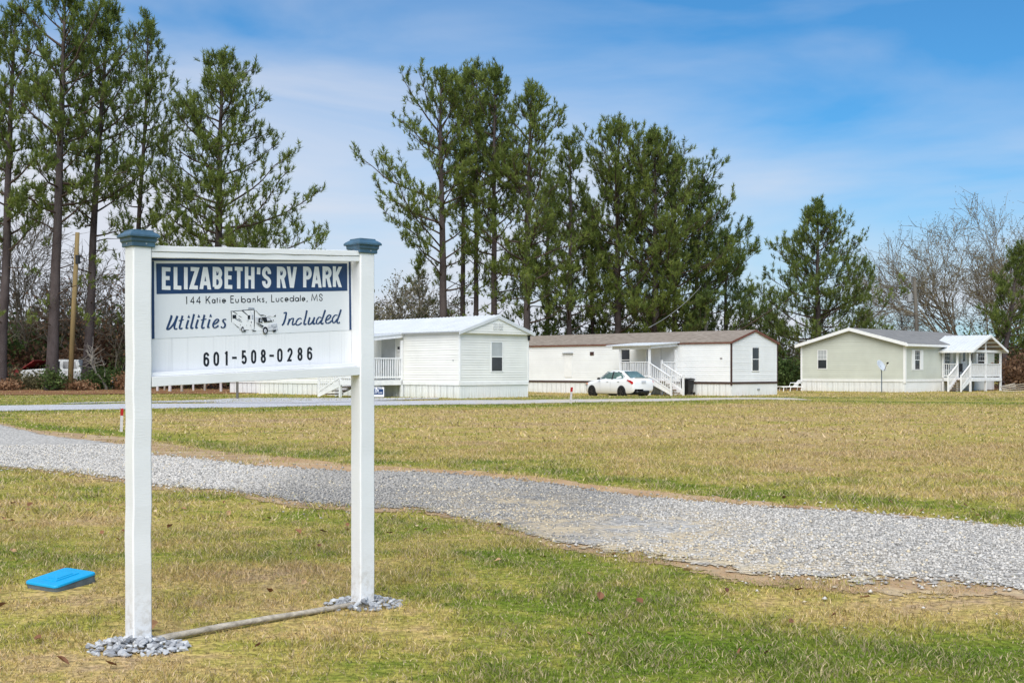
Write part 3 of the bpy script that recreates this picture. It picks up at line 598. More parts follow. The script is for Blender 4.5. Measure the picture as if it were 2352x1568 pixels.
rv = [([(180,420),(1120,335),(1130,1160),(660,1150),(190,850)], 4), ([(1120,340),(1360,560),(1590,600),(1960,560),(1960,610),(1700,640),(1830,820),(2010,900),(2030,1090),(1980,1150),(1640,1160),(1440,1180),(1160,1180),(1110,1160)], 4),
 ([(155,395),(1110,315),(1110,348),(200,412),(160,430)], 0), ([(168,430),(198,430),(204,850),(186,850)], 0), ([(1088,340),(1128,355),(1132,860),(1110,1140),(1098,1140)], 0),
 ([(860,262),(900,245),(1105,265),(1112,298),(860,320)], 2), ([(620,335),(700,328),(700,350),(620,356)], 2),
 ([(230,412),(280,405),(400,490),(455,550)], 0), ([(600,385),(660,380),(840,545),(840,575)], 0), ([(228,548),(380,540),(382,690),(228,695)], 0), ([(840,565),(938,560),(938,715),(840,718)], 0),
 ([(450,575),(520,595),(620,660),(560,640)], 0), ([(415,675),(500,705),(610,785),(520,745)], 0), ([(310,700),(400,715),(610,830),(590,838)], 1), ([(240,850),(400,985),(510,1060),(460,1060),(390,1000)], 0), ([(500,1125),(590,1120),(590,1135),(500,1140)], 0),
 ([(960,500),(990,485),(1085,487),(1090,1140),(978,1135)], 3), ([(972,510),(1078,505),(1082,1125),(985,1125)], 4), ([(998,545),(1062,540),(1062,740),(998,740)], 2), ([(962,820),(1000,820),(1000,865),(962,865)], 0),
 ([(1130,350),(1170,375),(1340,545),(1480,540),(1480,580),(1350,582)], 0), ([(1500,550),(1590,600),(1510,590)], 0), ([(1860,605),(1975,540),(1955,610)], 0), ([(1590,600),(1860,600),(1700,570)], 3), ([(1150,645),(1380,640),(1400,650),(1250,670),(1220,860),(1160,840)], 3),
 ([(1375,645),(1680,640),(1835,820),(1500,850)], 0), ([(1590,660),(1690,655),(1770,780),(1620,790)], 3), ([(1270,675),(1360,672),(1425,760),(1420,865),(1258,855)], 0), ([(1330,715),(1370,710),(1405,790),(1350,850),(1325,830)], 2), ([(1846,730),(1870,735),(1870,800),(1850,815)], 0),
 ([(1165,860),(1250,880),(1480,990),(1440,1030),(1300,940)], 0), ([(1165,905),(1210,920),(1430,1055),(1420,1080)], 0), ([(1640,950),(1750,940),(1765,1050),(1650,1045)], 3), ([(1770,935),(2000,910),(2000,1030),(1785,1045)], 2), ([(1830,960),(1980,940),(1980,955),(1830,975)], 4), ([(1830,1000),(1980,985),(1980,1000),(1830,1015)], 4),
 ([(1620,1070),(2030,1050),(2035,1090),(1990,1150),(1650,1170)], 3), ([(1835,1090),(1970,1075),(1970,1090),(1840,1108)], 0), ([(1000,1165),(1165,1180),(1165,1205),(1040,1215)], 0), ([(680,1150),(870,1140),(870,1155),(770,1160),(740,1225),(660,1225)], 0), ([(1810,1160),(1970,1130),(1950,1220),(1870,1245)], 0),
 (ell(620,1125,55,112), 0), (ell(1535,1170,105,150), 0), (ell(625,1145,30,62), 3), (ell(1530,1190,55,85), 3), (ell(1530,1200,25,40), 2), (ell(525,945,14,20), 0), (ell(785,965,12,18), 0), (ell(935,970,14,20), 0), (ell(945,420,10,18), 0), ([(780,770),(880,755),(880,775),(780,785)], 1)]
flat('motor_home_picture', [([BV(*q) for q in p], m) for p, m in rv], ['black_vinyl', 'navy_vinyl', 'grey_print', 'light_print', 'white_print'], .0304)

# things about the sign's feet
def sloc(x, y): return (SL[0]+SU[0]*x+SN[0]*y, SL[1]+SU[1]*x+SN[1]*y)
for nm, cx, cy, R, n, lab in (('gravel_heap', -.02, -.03, .205, 260, 'heap of grey crushed stone round the sign post by the water meter side'), ('gravel_heap', SW, .0, .18, 150, 'small heap of grey crushed stone round the far sign post')):
    c0 = sloc(cx, cy); hp = empty(nm, (c0[0], c0[1], gzf(*c0)), 0, lab, 'gravel heap', 'stone heaps at the sign posts'); rr_ = random.Random(n)
    for i in range(n):
        q = rr_.random()**.62*R; a = rr_.uniform(0, 6.283); x, y = q*math.cos(a)*1.15, q*math.sin(a)*.8
        s_ = rr_.uniform(.011, .026); o = link('stone', STONES[i % 6], hp, (x, y, gzf(c0[0]+x, c0[1]+y)-gzf(*c0)+s_*.25+max(0, .045*(1-q/R)*(rr_.random()+.3))))
        o.scale = (s_,)*3; o.rotation_euler = (rr_.uniform(-.6, .6), rr_.uniform(-.6, .6), rr_.uniform(0, 6.28))
pts = []
for i in range(13):
    t = i/12; x = HP+.02+(SW-2*HP-.03)*t; p = sloc(x, -.015+.012*math.sin(3*t)); pts.append((p[0], p[1], gzf(*p)+.022+.004*math.sin(5*t)))
tag(MB().tube(pts, [.0165-.003*i/12+.0012*math.sin(i*2.1) for i in range(13)], 10).build('timber_rail', 'driftwood', smooth=True), 'long weathered round timber lying between the sign posts', 'timber')
# water meter box
mc = (-2.56, 6.93); mt = empty('water_meter_box', (mc[0], mc[1], gzf(*mc)-.016), math.radians(64), 'bright blue lidded water meter box set in the lawn', 'meter box')
def rbox(L, W, r, z0, z1, top=0, n=4):
    pts = []
    for cx, cy, a in ((L-r, W-r, 0), (-L+r, W-r, 90), (-L+r, -W+r, 180), (L-r, -W+r, 270)):
        pts += [(cx+r*math.cos(math.radians(a+90*i/n)), cy+r*math.sin(math.radians(a+90*i/n))) for i in range(n+1)]
    mb = MB(); k_ = len(pts); q = 1-top
    mb.add([(x, y, z0) for x, y in pts]+[(x*q, y*q, z1) for x, y in pts], [list(range(k_))[::-1], list(range(k_, 2*k_))]+[(i, (i+1) % k_, k_+(i+1) % k_, k_+i) for i in range(k_)]); return mb
rbox(.152, .128, .03, -.1, .05, .03).build('box_wall', 'meter_side', mt)
lid = rbox(.152, .128, .03, .0505, .066, .02).build('lid', 'meter_blue', mt, bevel=.004)
rbox(.085, .055, .004, .0665, .071, .02).build('hatch', 'meter_blue', lid); rbox(.06, .036, .004, .0715, .0745, .02).build('hatch_panel', 'meter_blue', lid)
mt.rotation_euler = (math.radians(2), math.radians(-7), math.radians(62)); rl = random.Random(5); nl = 0
while nl < 75:
    y = math.sqrt(rl.uniform(27, 130)); x = y*rl.uniform(-.42, .42)
    if NEAR_LO(x)-.1 < y < SOIL_UP(x)+.1 or math.hypot(x-mc[0], y-mc[1]) < .3: continue
    if y < 8.5 and x < 0 and rl.random() < .45: continue
    o = link('fallen_leaf', LEAFS[nl % 4], None, (x, y, gzf(x, y)+.026)); o.rotation_euler = (rl.uniform(-.7, .7), rl.uniform(-.7, .7), rl.uniform(0, 6.28)); s_ = rl.uniform(.7, 1.35); o.scale = (s_,)*3
    tag(o, 'dry brown curled leaf lying on the grass', 'leaf', 'dry leaves scattered on the lawn'); nl += 1
# ------------------------------------------------------------------ mobile homes
RZ = math.radians(-45)                                    # local +x points right and near, local +y right and away
class Face:
    """one wall face: origin, run direction and outward normal, all in the home's local frame"""
    def __init__(s, o, d, n): s.o = Vector(o); s.d = Vector(d); s.n = Vector(n)
    def p(s, t, z, q=0): return s.o+s.d*t+s.n*q+Vector((0, 0, z))
    def slab(s, mb, t0, t1, z0, z1, q0, q1, mi=0):
        P = s.p; mb.hexa([P(t0,z0,q0),P(t1,z0,q0),P(t1,z0,q1),P(t0,z0,q1),P(t0,z1,q0),P(t1,z1,q0),P(t1,z1,q1),P(t0,z1,q1)], mi); return mb
    def board(s, ta0, ta1, tb0, tb1, z0, z1, lap=.014):    # lap siding board; lower edge proud
        P = s.p; return MB().hexa([P(ta0,z0,.0),P(ta1,z0,.0),P(ta1,z0,lap),P(ta0,z0,lap),P(tb0,z1,.0),P(tb1,z1,.0),P(tb1,z1,.003),P(tb0,z1,.003)])
def side_wall(parent, face, W, z0, z1, course, mat, holes, top=None, core=.12, name='wall'):
    """core + one object per siding board; top(t)->height for gables; holes (t0,t1,z0,z1)"""
    mb = MB(); P = face.p
    ts = [0, W/2, W] if top else [0, W]
    tp = [(top(t) if top else z1) for t in ts]
    mb.prism([P(0, z0, -.002), P(W, z0, -.002)]+[P(t, zz, -.002) for t, zz in zip(ts[::-1], tp[::-1])], face.n*(-core))
    wall = mb.build(name, mat, parent); z = z0; rr_ = random.Random(int(W*100))
    while z < (max(tp))-.02:
        ze = min(z+course, max(tp))
        def span(zz):
            if not top or zz <= tp[0]: return 0., W
            # width of the gable at height zz
            f = (zz-tp[0])/max(1e-6, tp[1]-tp[0]); return W/2*f, W-W/2*f
        a0, a1 = span(z); b0, b1 = span(min(ze, max(tp)-.002))
        segs = [(a0, a1, b0, b1)]
        for h0, h1, hz0, hz1 in holes:
            if hz1 > z+.02 and hz0 < ze-.02:
                ns = []
                for (s0, s1, u0, u1) in segs:
                    if h1 <= s0 or h0 >= s1: ns.append((s0, s1, u0, u1)); continue
                    if h0-s0 > .03: ns.append((s0, h0, u0, h0))
                    if s1-h1 > .03: ns.append((h1, s1, h1, u1))
                segs = ns
        for (s0, s1, u0, u1) in segs:
            if u1-u0 < .02: u0, u1 = (u0+u1)/2-.01, (u0+u1)/2+.01
            face.board(s0, s1, u0, u1, z, ze, .020+rr_.uniform(-.003, .004)).build('siding_board', mat, wall)
        z = ze
    return wall
def window(parent, face, t0, t1, z0, z1, frame='white_trim', upper='pale_pane', lower='dark_pane', fw=.05, grid=False, mid=.5):
    mb = MB(); S = face.slab
    S(mb, t0-fw, t1+fw, z1, z1+fw, 0, .03); S(mb, t0-fw, t1+fw, z0-fw, z0, 0, .036); S(mb, t0-fw, t0, z0, z1, 0, .03); S(mb, t1, t1+fw, z0, z1, 0, .03)
    fr = mb.build('window', frame, parent); zm = z0+(z1-z0)*mid
    S(MB(), t0, t1, z0, zm-.02, .002, .008).build('pane', lower, fr); S(MB(), t0, t1, zm+.02, z1, .002, .014).build('pane', upper, fr); S(MB(), t0, t1, zm-.02, zm+.02, .002, .022).build('meeting_rail', frame, fr)
    if grid:
        g = MB(); w_ = t1-t0
        for i in (1, 2): S(g, t0+w_*i/3-.008, t0+w_*i/3+.008, zm+.02, z1, .014, .018)
        S(g, t0, t1, (zm+z1)/2-.008, (zm+z1)/2+.008, .0145, .0175); g.build('muntin', frame, fr)
    return fr
def skirt(parent, face, W, z1, mat='skirting', step=.406, ztop_trim=None):
    n = max(1, round(W/step)); st = W/n; P = face.p
    prof = [(0, 0), (.06, 0), (.075, .008), (.135, .008), (.15, 0), (.21, 0), (.225, .008), (.285, .008), (.30, 0), (.36, 0), (.375, .008), (.406, .008)]
    me = None
    for i in range(n):
        vs, fs = [], []
        for a, q in prof:
            t = i*st+a/.406*(st-.004); jag = -.12
            vs += [P(t, jag, q-.012), P(t, z1, q-.012)]
        for j in range(len(prof)-1): fs.append((2*j, 2*j+2, 2*j+3, 2*j+1))
        MB().add(vs, fs).build('skirting_panel', mat, parent)
    return
def railing(parent, a, b, z0a, z0b, h, mat='porch_paint', gap=.125, name='railing', posts=(0, 0), bw=.034):
    """baluster railing from a to b (xy), floor height z0a..z0b"""
    a, b = Vector((a[0], a[1])), Vector((b[0], b[1])); L = (b-a).length; d = (b-a)/L; nrm = Vector((-d.y, d.x))
    def bar(t0, t1, za, zb, ha, w_):
        A_, B_ = a+d*t0, a+d*t1; o = nrm*w_/2
        return [(A_-o).to_3d()+Vector((0,0,za)), (B_-o).to_3d()+Vector((0,0,zb)), (B_+o).to_3d()+Vector((0,0,zb)), (A_+o).to_3d()+Vector((0,0,za)),
                (A_-o).to_3d()+Vector((0,0,za+ha)), (B_-o).to_3d()+Vector((0,0,zb+ha)), (B_+o).to_3d()+Vector((0,0,zb+ha)), (A_+o).to_3d()+Vector((0,0,za+ha))]
    zf = lambda t: z0a+(z0b-z0a)*t/L
    R_ = MB().hexa(bar(0, L, z0a+h-.045, z0b+h-.045, .045, .09)).build(name, mat, parent)
    MB().hexa(bar(0, L, z0a+.09, z0b+.09, .07, .036)).build('bottom_rail', mat, R_)
    n = max(2, int(L/gap))
    for i in range(n):
        t = (i+.5)*L/n; q = bw/2; z_ = zf(t)
        MB().hexa([v for v in bar(t-q, t+q, z_+.06, z_+.06, h-.11, bw)]).build('baluster', mat, R_)
    return R_
def post(parent, x, y, z0, z1, h=.045, name='post', mat='porch_paint'): return boxo(name, (x-h, y-h, z0), (x+h, y+h, z1), mat, parent)
def stairs(parent, top, d, width_dir, w_, H, n, run, mat_step='step_wood', mat='porch_paint', rails=(1, 1), rail_h=.9):
    """stairs descending from point `top` (xy, outer corner) along d; width along width_dir"""
    top = Vector(top); d = Vector(d); wd = Vector(width_dir)
    st = boxo.__name__ and None; rise = H/(n+0.0); tr = run/n
    S = MB()
    for k_ in (0, 1):
        o = wd*(w_*k_); off = wd*(.038 if k_ == 0 else -.038)
        p = [top+o, top+o+d*run]
        S.hexa([(p[0].x, p[0].y, H-.30), (p[1].x, p[1].y, .0), ((p[1]+off).x, (p[1]+off).y, .0), ((p[0]+off).x, (p[0]+off).y, H-.30),
                (p[0].x, p[0].y, H), (p[1].x, p[1].y, .24), ((p[1]+off).x, (p[1]+off).y, .24), ((p[0]+off).x, (p[0]+off).y, H)])
    stair = S.build('stair_stringers', mat, parent)
    for i in range(n-1):
        z = H-rise*(i+1); a = top+d*(tr*i)+wd*.04; b = a+d*(tr+.03)+wd*(w_-.08)
        q = [(a.x, a.y), ((a+d*(tr+.03)).x, (a+d*(tr+.03)).y), (b.x, b.y), ((a+wd*(w_-.08)).x, (a+wd*(w_-.08)).y)]
        MB().hexa([(x, y, z-.04) for x, y in q]+[(x, y, z) for x, y in q]).build('tread', mat_step, stair)
    for k_ in (0, 1):
        if rails[k_]:
            o = wd*(w_*k_); a = top+o; b = a+d*(run-.02)
            railing(parent, a, b, H-.02, .14, rail_h, mat, .14, 'stair_railing')
            post(parent, b.x, b.y, -.05, .14+rail_h+.06, .045, 'newel_post', mat)
    return stair
def roof_slab(parent, pts, th, mat, name='roof'):
    mb = MB(); mb.prism([Vector(p) for p in pts], (0, 0, -th)); return mb.build(name, mat, parent)

def gable_roof_x(parent, x0, x1, y0, y1, ze, zr, mat, oh=.18, th=.05, ribs=False):
    """ridge along x"""
    ym = (y0+y1)/2; sl = (zr-ze)/(ym-y0); out_ = []
    for sgn in (0, 1):
        yo = y0-oh if sgn == 0 else y1+oh; zo = ze-sl*oh
        p = [(x0-oh, yo, zo), (x1+oh, yo, zo), (x1+oh, ym, zr), (x0-oh, ym, zr)]
        if sgn: p = p[::-1]
        r_ = roof_slab(parent, p, th, mat); out_.append(r_)
        if ribs:
            n = int((x1-x0+2*oh)/.23)
            for i in range(n+1):
                x = x0-oh+.02+i*(x1-x0+2*oh-.06)/n
                a, b = Vector((x, yo+(.0 if sgn == 0 else 0), zo)), Vector((x, ym, zr))
                MB().hexa([a+Vector((0,0,.001)), a+Vector((.04,0,.001)), b+Vector((.04,0,.001)), b+Vector((0,0,.001)), a+Vector((.01,0,.022)), a+Vector((.03,0,.022)), b+Vector((.03,0,.022)), b+Vector((.01,0,.022))]).build('roof_rib', mat, r_)
    return out_

# ---- home with the white metal roof
C1 = (PX(1056, 51), 51.0); B1 = gzf(*C1)
L1, W1, E1, R1_, K1 = 17.7, 4.1, 2.86, 3.50, .57
h1 = empty('mobile_home', (C1[0], C1[1], B1), RZ, 'white single wide mobile home with white metal roof behind the sign', 'mobile home')
f_front = Face((-L1, 0, 0), (1, 0, 0), (0, -1, 0)); f_gab = Face((0, 0, 0), (0, 1, 0), (1, 0, 0))
f_back = Face((0, W1, 0), (-1, 0, 0), (0, 1, 0)); f_far = Face((-L1, W1, 0), (0, -1, 0), (-1, 0, 0))
gt1 = lambda t: E1-.03+(R1_-E1)*(1-abs(t-W1/2)/(W1/2))
doorA = (L1-5.15, L1-4.20, .74, 2.68); winA = (L1-8.6, L1-7.7, 1.2, 2.35)
side_wall(h1, f_front, L1, K1, E1-.04, .105, 'warm_siding', [(doorA[0]-.06, doorA[1]+.06, K1, 2.76), (winA[0]-.05, winA[1]+.05, winA[2]-.05, winA[3]+.05)])
side_wall(h1, f_gab, W1, K1, E1, .105, 'warm_siding', [(1.79, 2.53, 1.10, 2.42)], gt1)
MB().box((-L1+.05, W1-.13, K1), (-.05, W1-.01, E1-.05)).build('wall', 'warm_siding', h1); MB().prism([f_far.p(0, K1, -.15), f_far.p(W1, K1, -.15), f_far.p(W1, E1-.05, -.15), f_far.p(W1/2, R1_-.1, -.15), f_far.p(0, E1-.05, -.15)], (-.1, 0, 0)).build('wall', 'warm_siding', h1)
for f, W_ in ((f_front, L1), (f_gab, W1), (f_back, L1), (f_far, W1)): skirt(h1, f, W_, K1-.002)
window(h1, f_gab, 1.84, 2.48, 1.15, 2.37); window(h1, f_front, winA[0], winA[1], winA[2], winA[3])
dr = f_front.slab(MB(), doorA[0], doorA[1], doorA[2], doorA[3], 0, .03).build('door', 'pale_pane', h1)
f_front.slab(MB(), doorA[0]-.055, doorA[0], .74, 2.74, 0, .035).build('door_frame', 'white_trim', dr); f_front.slab(MB(), doorA[1], doorA[1]+.055, .74, 2.74, 0, .035).build('door_frame', 'white_trim', dr)
f_front.slab(MB(), doorA[1]-.012, doorA[1]-.002, .76, 2.68, .03, .034).build('door_gap', 'black_paint', dr)
lm = f_front.slab(MB(), L1-3.95, L1-3.87, 2.10, 2.22, .014, .10).build('porch_light', 'black_paint', h1); f_front.slab(MB(), L1-3.955, L1-3.88, 2.02, 2.10, .03, .09).build('lamp_glass', 'white_trim', lm)
for f, W_, q in ((f_front, L1, .016), (f_gab, W1, .018)): f.slab(MB(), -.0, W_, K1-.02, K1+.13, .002, q+.012).build('bottom_trim', 'white_trim', h1)
MB().box((-.05, -.026, K1+.12), (.026, .05, E1)).build('corner_trim', 'white_trim', h1); MB().box((-.05, W1-.05, K1+.12), (.026, W1+.02, E1-.04)).build('corner_trim', 'white_trim', h1)
# closed gable: soffit band, raised face, louvre vent
gb = MB(); gb.prism([f_gab.p(-.04, E1-.12, .015), f_gab.p(W1+.14, E1-.12, .015), f_gab.p(W1+.14, E1-.03, .015), f_gab.p(W1/2, R1_-.07, .015), f_gab.p(-.04, E1-.03, .015)], (.16, 0, 0)); gbo = gb.build('gable_face', 'warm_siding', h1)
for i in range(5):
    z = E1-.02+i*.105; fr = (z-(E1-.03))/(R1_-E1); 
    a = W1/2*max(fr, 0)+.05; face2 = Face((.176, 0, 0), (0, 1, 0), (1, 0, 0)); face2.board(a, W1-a+.03, a+.3, W1-a-.27, z, z+.104, .012).build('siding_board', 'warm_siding', gbo)
for s_ in (-1, 1):
    for i in range(5):
        z = E1+.08+i*.058; t0 = W1/2+(.02 if s_ > 0 else -.30); Face((.19, 0, 0), (0, 1, 0), (1, 0, 0)).slab(MB(), t0, t0+.27, z, z+.03, 0, .02).build('louvre', 'white_trim', gbo)
for s_ in (0, 1):                                          # barge boards
    y0_, y1_ = (-.20, W1/2) if s_ == 0 else (W1+.20, W1/2); z0_, z1_ = E1-.06, R1_+.01
    MB().hexa([(.18, y0_, z0_-.12), (.24, y0_, z0_-.12), (.24, y1_, z1_-.12), (.18, y1_, z1_-.12), (.18, y0_, z0_+.012), (.24, y0_, z0_+.012), (.24, y1_, z1_+.012), (.18, y1_, z1_+.012)]).build('barge_board', 'metal_roof', h1)
gable_roof_x(h1, -L1, .02, 0, W1, E1+.02, R1_+.05, 'metal_roof', .18, .03, True)
MB().box((-L1, -.20, E1-.10), (.16, -.172, E1-.045)).build('eave_fascia', 'galv_grey', h1)
f_front.slab(MB(), L1-.42, L1-.36, 1.58, 1.63, .014, .03).build('outlet_cover', 'galv_grey', h1); Face((0,0,0),(0,1,0),(1,0,0)).slab(MB(), W1-.06, W1+.04, 2.5, 2.72, .03, .09).build('meter_head', 'black_paint', h1)

# porch of that home (right edge at x=-3.65)
p1 = empty('porch', (C1[0], C1[1], B1), RZ, 'white railed porch with steps on the metal roofed home behind the sign', 'porch')
px1, px0, D1, Z1_ = -3.65, -5.15, -2.4, .76
for i in range(16): MB().box((px0, D1+i*.1475, Z1_-.035), (px1, D1+i*.1475+.14, Z1_)).build('deck_board', 'porch_paint', p1)
MB().box((px1-.04, D1, Z1_-.22), (px1, -.05, Z1_-.036)).build('deck_beam', 'porch_paint', p1); MB().box((px0, D1, Z1_-.22), (px1-.045, D1+.04, Z1_-.036)).build('deck_beam', 'porch_paint', p1); MB().box((px0, D1+.045, Z1_-.22), (px0+.04, -.05, Z1_-.036)).build('deck_beam', 'porch_paint', p1)
for x, y in ((px1-.05, D1+.05), (px0+.05, D1+.05), (px1-.05, -.08)): post(p1, x, y, -.05, 2.50, .05)
railing(p1, (px1-.05, D1+.10), (px1-.05, -.13), Z1_, Z1_, .96); railing(p1, (px0+.10, D1+.05), (px1-.10, D1+.05), Z1_, Z1_, .96)
stairs(p1, (px0, D1+.02), (-1, 0), (0, 1), .95, Z1_, 5, 1.5)
roof_slab(p1, [(px0-.3, D1-.35, 2.55), (px1+.10, D1-.35, 2.55), (px1+.10, -.02, 2.82), (px0-.3, -.02, 2.82)], .05, 'metal_roof')
MB().hexa([(px1+.02, D1-.30, 2.36), (px1+.06, D1-.30, 2.36), (px1+.06, -.03, 2.62), (px1+.02, -.03, 2.62), (px1+.02, D1-.30, 2.50), (px1+.06, D1-.30, 2.50), (px1+.06, -.03, 2.765), (px1+.02, -.03, 2.765)]).build('roof_fascia', 'porch_paint', p1)
MB().box((px0-.2, D1-.02, 2.36), (px1+.015, D1+.05, 2.50)).build('roof_beam', 'porch_paint', p1)
boxo('door_mat', (px1-.95, -1.15, Z1_+.002), (px1-.2, -.65, Z1_+.02), 'black_paint', p1)

# ---- home with brown shingle roof
C2 = (PX(1680, 68), 68.0); B2 = CH-58.0*68/F
L2, W2, E2, R2_, K2 = 18.6, 4.62, 3.04, 3.72, .66
h2 = empty('mobile_home', (C2[0], C2[1], B2), RZ, 'white mobile home with brown shingle roof and dark brown trim', 'mobile home')
f_front = Face((-L2, 0, 0), (1, 0, 0), (0, -1, 0)); f_gab = Face((0, 0, 0), (0, 1, 0), (1, 0, 0)); f_back = Face((0, W2, 0), (-1, 0, 0), (0, 1, 0)); f_far = Face((-L2, W2, 0), (0, -1, 0), (-1, 0, 0))
gt2 = lambda t: E2-.03+(R2_-E2)*(1-abs(t-W2/2)/(W2/2))
T = lambda a, b: (L2-b, L2-a)
wl = T(7.3, 7.96); dr_ = T(5.0, 5.85); pn = T(11.98, 12.6); vt = T(10.15, 10.45)
side_wall(h2, f_front, L2, K2, E2-.04, .118, 'white_siding', [(wl[0]-.05, wl[1]+.05, 1.35, 2.70), (dr_[0]-.07, dr_[1]+.07, .9, 2.92), (pn[0]-.02, pn[1]+.02, .95, 2.46)])
side_wall(h2, f_gab, W2, K2, E2, .118, 'white_siding', [(1.98, 2.74, 1.34, 2.74)], gt2)
MB().box((-L2+.05, W2-.13, K2), (-.05, W2-.01, E2-.05)).build('wall', 'white_siding', h2); MB().prism([f_far.p(0, K2, -.15), f_far.p(W2, K2, -.15), f_far.p(W2, E2-.05, -.15), f_far.p(W2/2, R2_-.1, -.15), f_far.p(0, E2-.05, -.15)], (-.1, 0, 0)).build('wall', 'white_siding', h2)
for f, W_ in ((f_front, L2), (f_gab, W2), (f_back, L2), (f_far, W2)): skirt(h2, f, W_, K2-.002)
window(h2, f_gab, 2.03, 2.69, 1.39, 2.69, mid=.5, upper='dark_pane'); window(h2, f_front, wl[0], wl[1], 1.4, 2.65, upper='dark_pane')
dd = f_front.slab(MB(), dr_[0], dr_[1], .92, 2.86, 0, .03).build('door', 'white_trim', h2)
for a, b in ((dr_[0]-.06, dr_[0]), (dr_[1], dr_[1]+.06)): f_front.slab(MB(), a, b, .92, 2.90, 0, .04).build('door_frame', 'white_trim', dd)
for z in (1.75, 1.92): f_front.slab(MB(), dr_[0]+.08, dr_[0]+.13, z, z+.05, .03, .08).build('door_handle', 'black_paint', dd)
f_front.slab(MB(), pn[0], pn[1], .97, 2.40, 0, .03).build('utility_panel', 'white_trim', h2); f_front.slab(MB(), pn[0]-.12, pn[1]+.12, 2.44, 2.50, 0, .12).build('panel_hood', 'galv_grey', h2)
f_front.slab(MB(), vt[0], vt[1], 2.34, 2.54, .014, .05).build('wall_vent', 'brown_trim', h2); f_front.slab(MB(), L2-.75, L2-.60, 2.05, 2.10, .014, .04).build('outlet_cover', 'brown_trim', h2); f_front.slab(MB(), L2-16.3, L2-16.05, .28, .36, .0, .03).build('skirting_vent', 'galv_grey', h2); f_gab.slab(MB(), 2.55, 2.8, .28, .36, .0, .03).build('skirting_vent', 'galv_grey', h2)
for f, W_ in ((f_front, L2), (f_gab, W2)): f.slab(MB(), 0, W_, K2-.02, K2+.09, .002, .028).build('bottom_trim', 'brown_trim', h2)
MB().box((-.05, -.032, K2-.10), (.032, .05, E2)).build('corner_trim', 'brown_trim', h2); MB().box((-.05, W2-.05, K2), (.03, W2+.02, E2-.03)).build('corner_trim', 'brown_trim', h2)
gable_roof_x(h2, -L2, 0, 0, W2, E2, R2_, 'brown_shingle', .06, .04)
MB().box((-L2, -.085, E2-.135), (.06, -.045, E2-.06)).build('eave_fascia', 'red_brown_trim', h2)
for s_ in (0, 1):
    y0_, y1_ = (-.085, W2/2) if s_ == 0 else (W2+.085, W2/2); sl = (R2_-E2)/(W2/2); z0_, z1_ = E2-sl*.085, R2_
    MB().hexa([(.062, y0_, z0_-.12), (.10, y0_, z0_-.12), (.10, y1_, z1_-.12), (.062, y1_, z1_-.12), (.062, y0_, z0_+.004), (.10, y0_, z0_+.004), (.10, y1_, z1_+.004), (.062, y1_, z1_+.004)]).build('barge_board', 'red_brown_trim', h2)
for x in (-12.2, -9.5, -5.6): MB().lathe([(.05, 0), (.05, .22)], 8, (x, W2*.62, R2_-.20)).build('roof_pipe', 'galv_grey', h2)
# its porch
p2 = empty('porch', (C2[0], C2[1], B2), RZ, 'white railed porch with shed roof and steps on the brown roofed home', 'porch')
a0, a1, D2, Zd = -6.03, -3.79, -2.52, .95
for i in range(17): MB().box((a0, D2+i*.1475, Zd-.035), (a1, D2+i*.1475+.14, Zd)).build('deck_board', 'porch_paint', p2)
MB().box((a0, D2, Zd-.22), (a1, D2+.04, Zd-.036)).build('deck_beam', 'porch_paint', p2); MB().box((a1-.04, D2+.045, Zd-.22), (a1, -.05, Zd-.036)).build('deck_beam', 'porch_paint', p2); MB().box((a0, D2+.045, Zd-.22), (a0+.04, -.05, Zd-.036)).build('deck_beam', 'porch_paint', p2)
for x, y in ((a0+.05, D2+.05), (a1-.05, D2+.05), (a1-.05, -.08), (a0+.05, -.08)): post(p2, x, y, -.15, 2.62, .055)
post(p2, a1-.05, -1.35, -.15, Zd+1.05)
railing(p2, (a0+.11, D2+.05), (a1-.11, D2+.05), Zd, Zd, .95); railing(p2, (a1-.05, -1.29), (a1-.05, -.14), Zd, Zd, .95); railing(p2, (a0+.05, D2+.11), (a0+.05, -.14), Zd, Zd, .95)
stairs(p2, (a1, D2+.05), (1, 0), (0, 1), 1.12, Zd, 6, 1.5)
r_ = roof_slab(p2, [(a0-.75, D2-.30, 2.83), (a1+.25, D2-.30, 2.83), (a1+.25, -.02, 3.02), (a0-.75, -.02, 3.02)], .04, 'metal_roof')
for i in range(14):
    x = a0-.73+i*.245; MB().hexa([(x, D2-.30, 2.831), (x+.04, D2-.30, 2.831), (x+.04, -.03, 3.0205), (x, -.03, 3.0205), (x+.01, D2-.30, 2.853), (x+.03, D2-.30, 2.853), (x+.03, -.03, 3.0425), (x+.01, -.03, 3.0425)]).build('roof_rib', 'metal_roof', r_)
MB().box((a0-.5, D2-.02, 2.62), (a1+.1, D2+.03, 2.80)).build('roof_beam', 'porch_paint', p2)
MB().hexa([(a1+.05, D2+.035, 2.64), (a1+.10, D2+.035, 2.64), (a1+.10, -.03, 2.80), (a1+.05, -.03, 2.80), (a1+.05, D2+.035, 2.80), (a1+.10, D2+.035, 2.80), (a1+.10, -.03, 2.97), (a1+.05, -.03, 2.97)]).build('roof_fascia', 'porch_paint', p2)

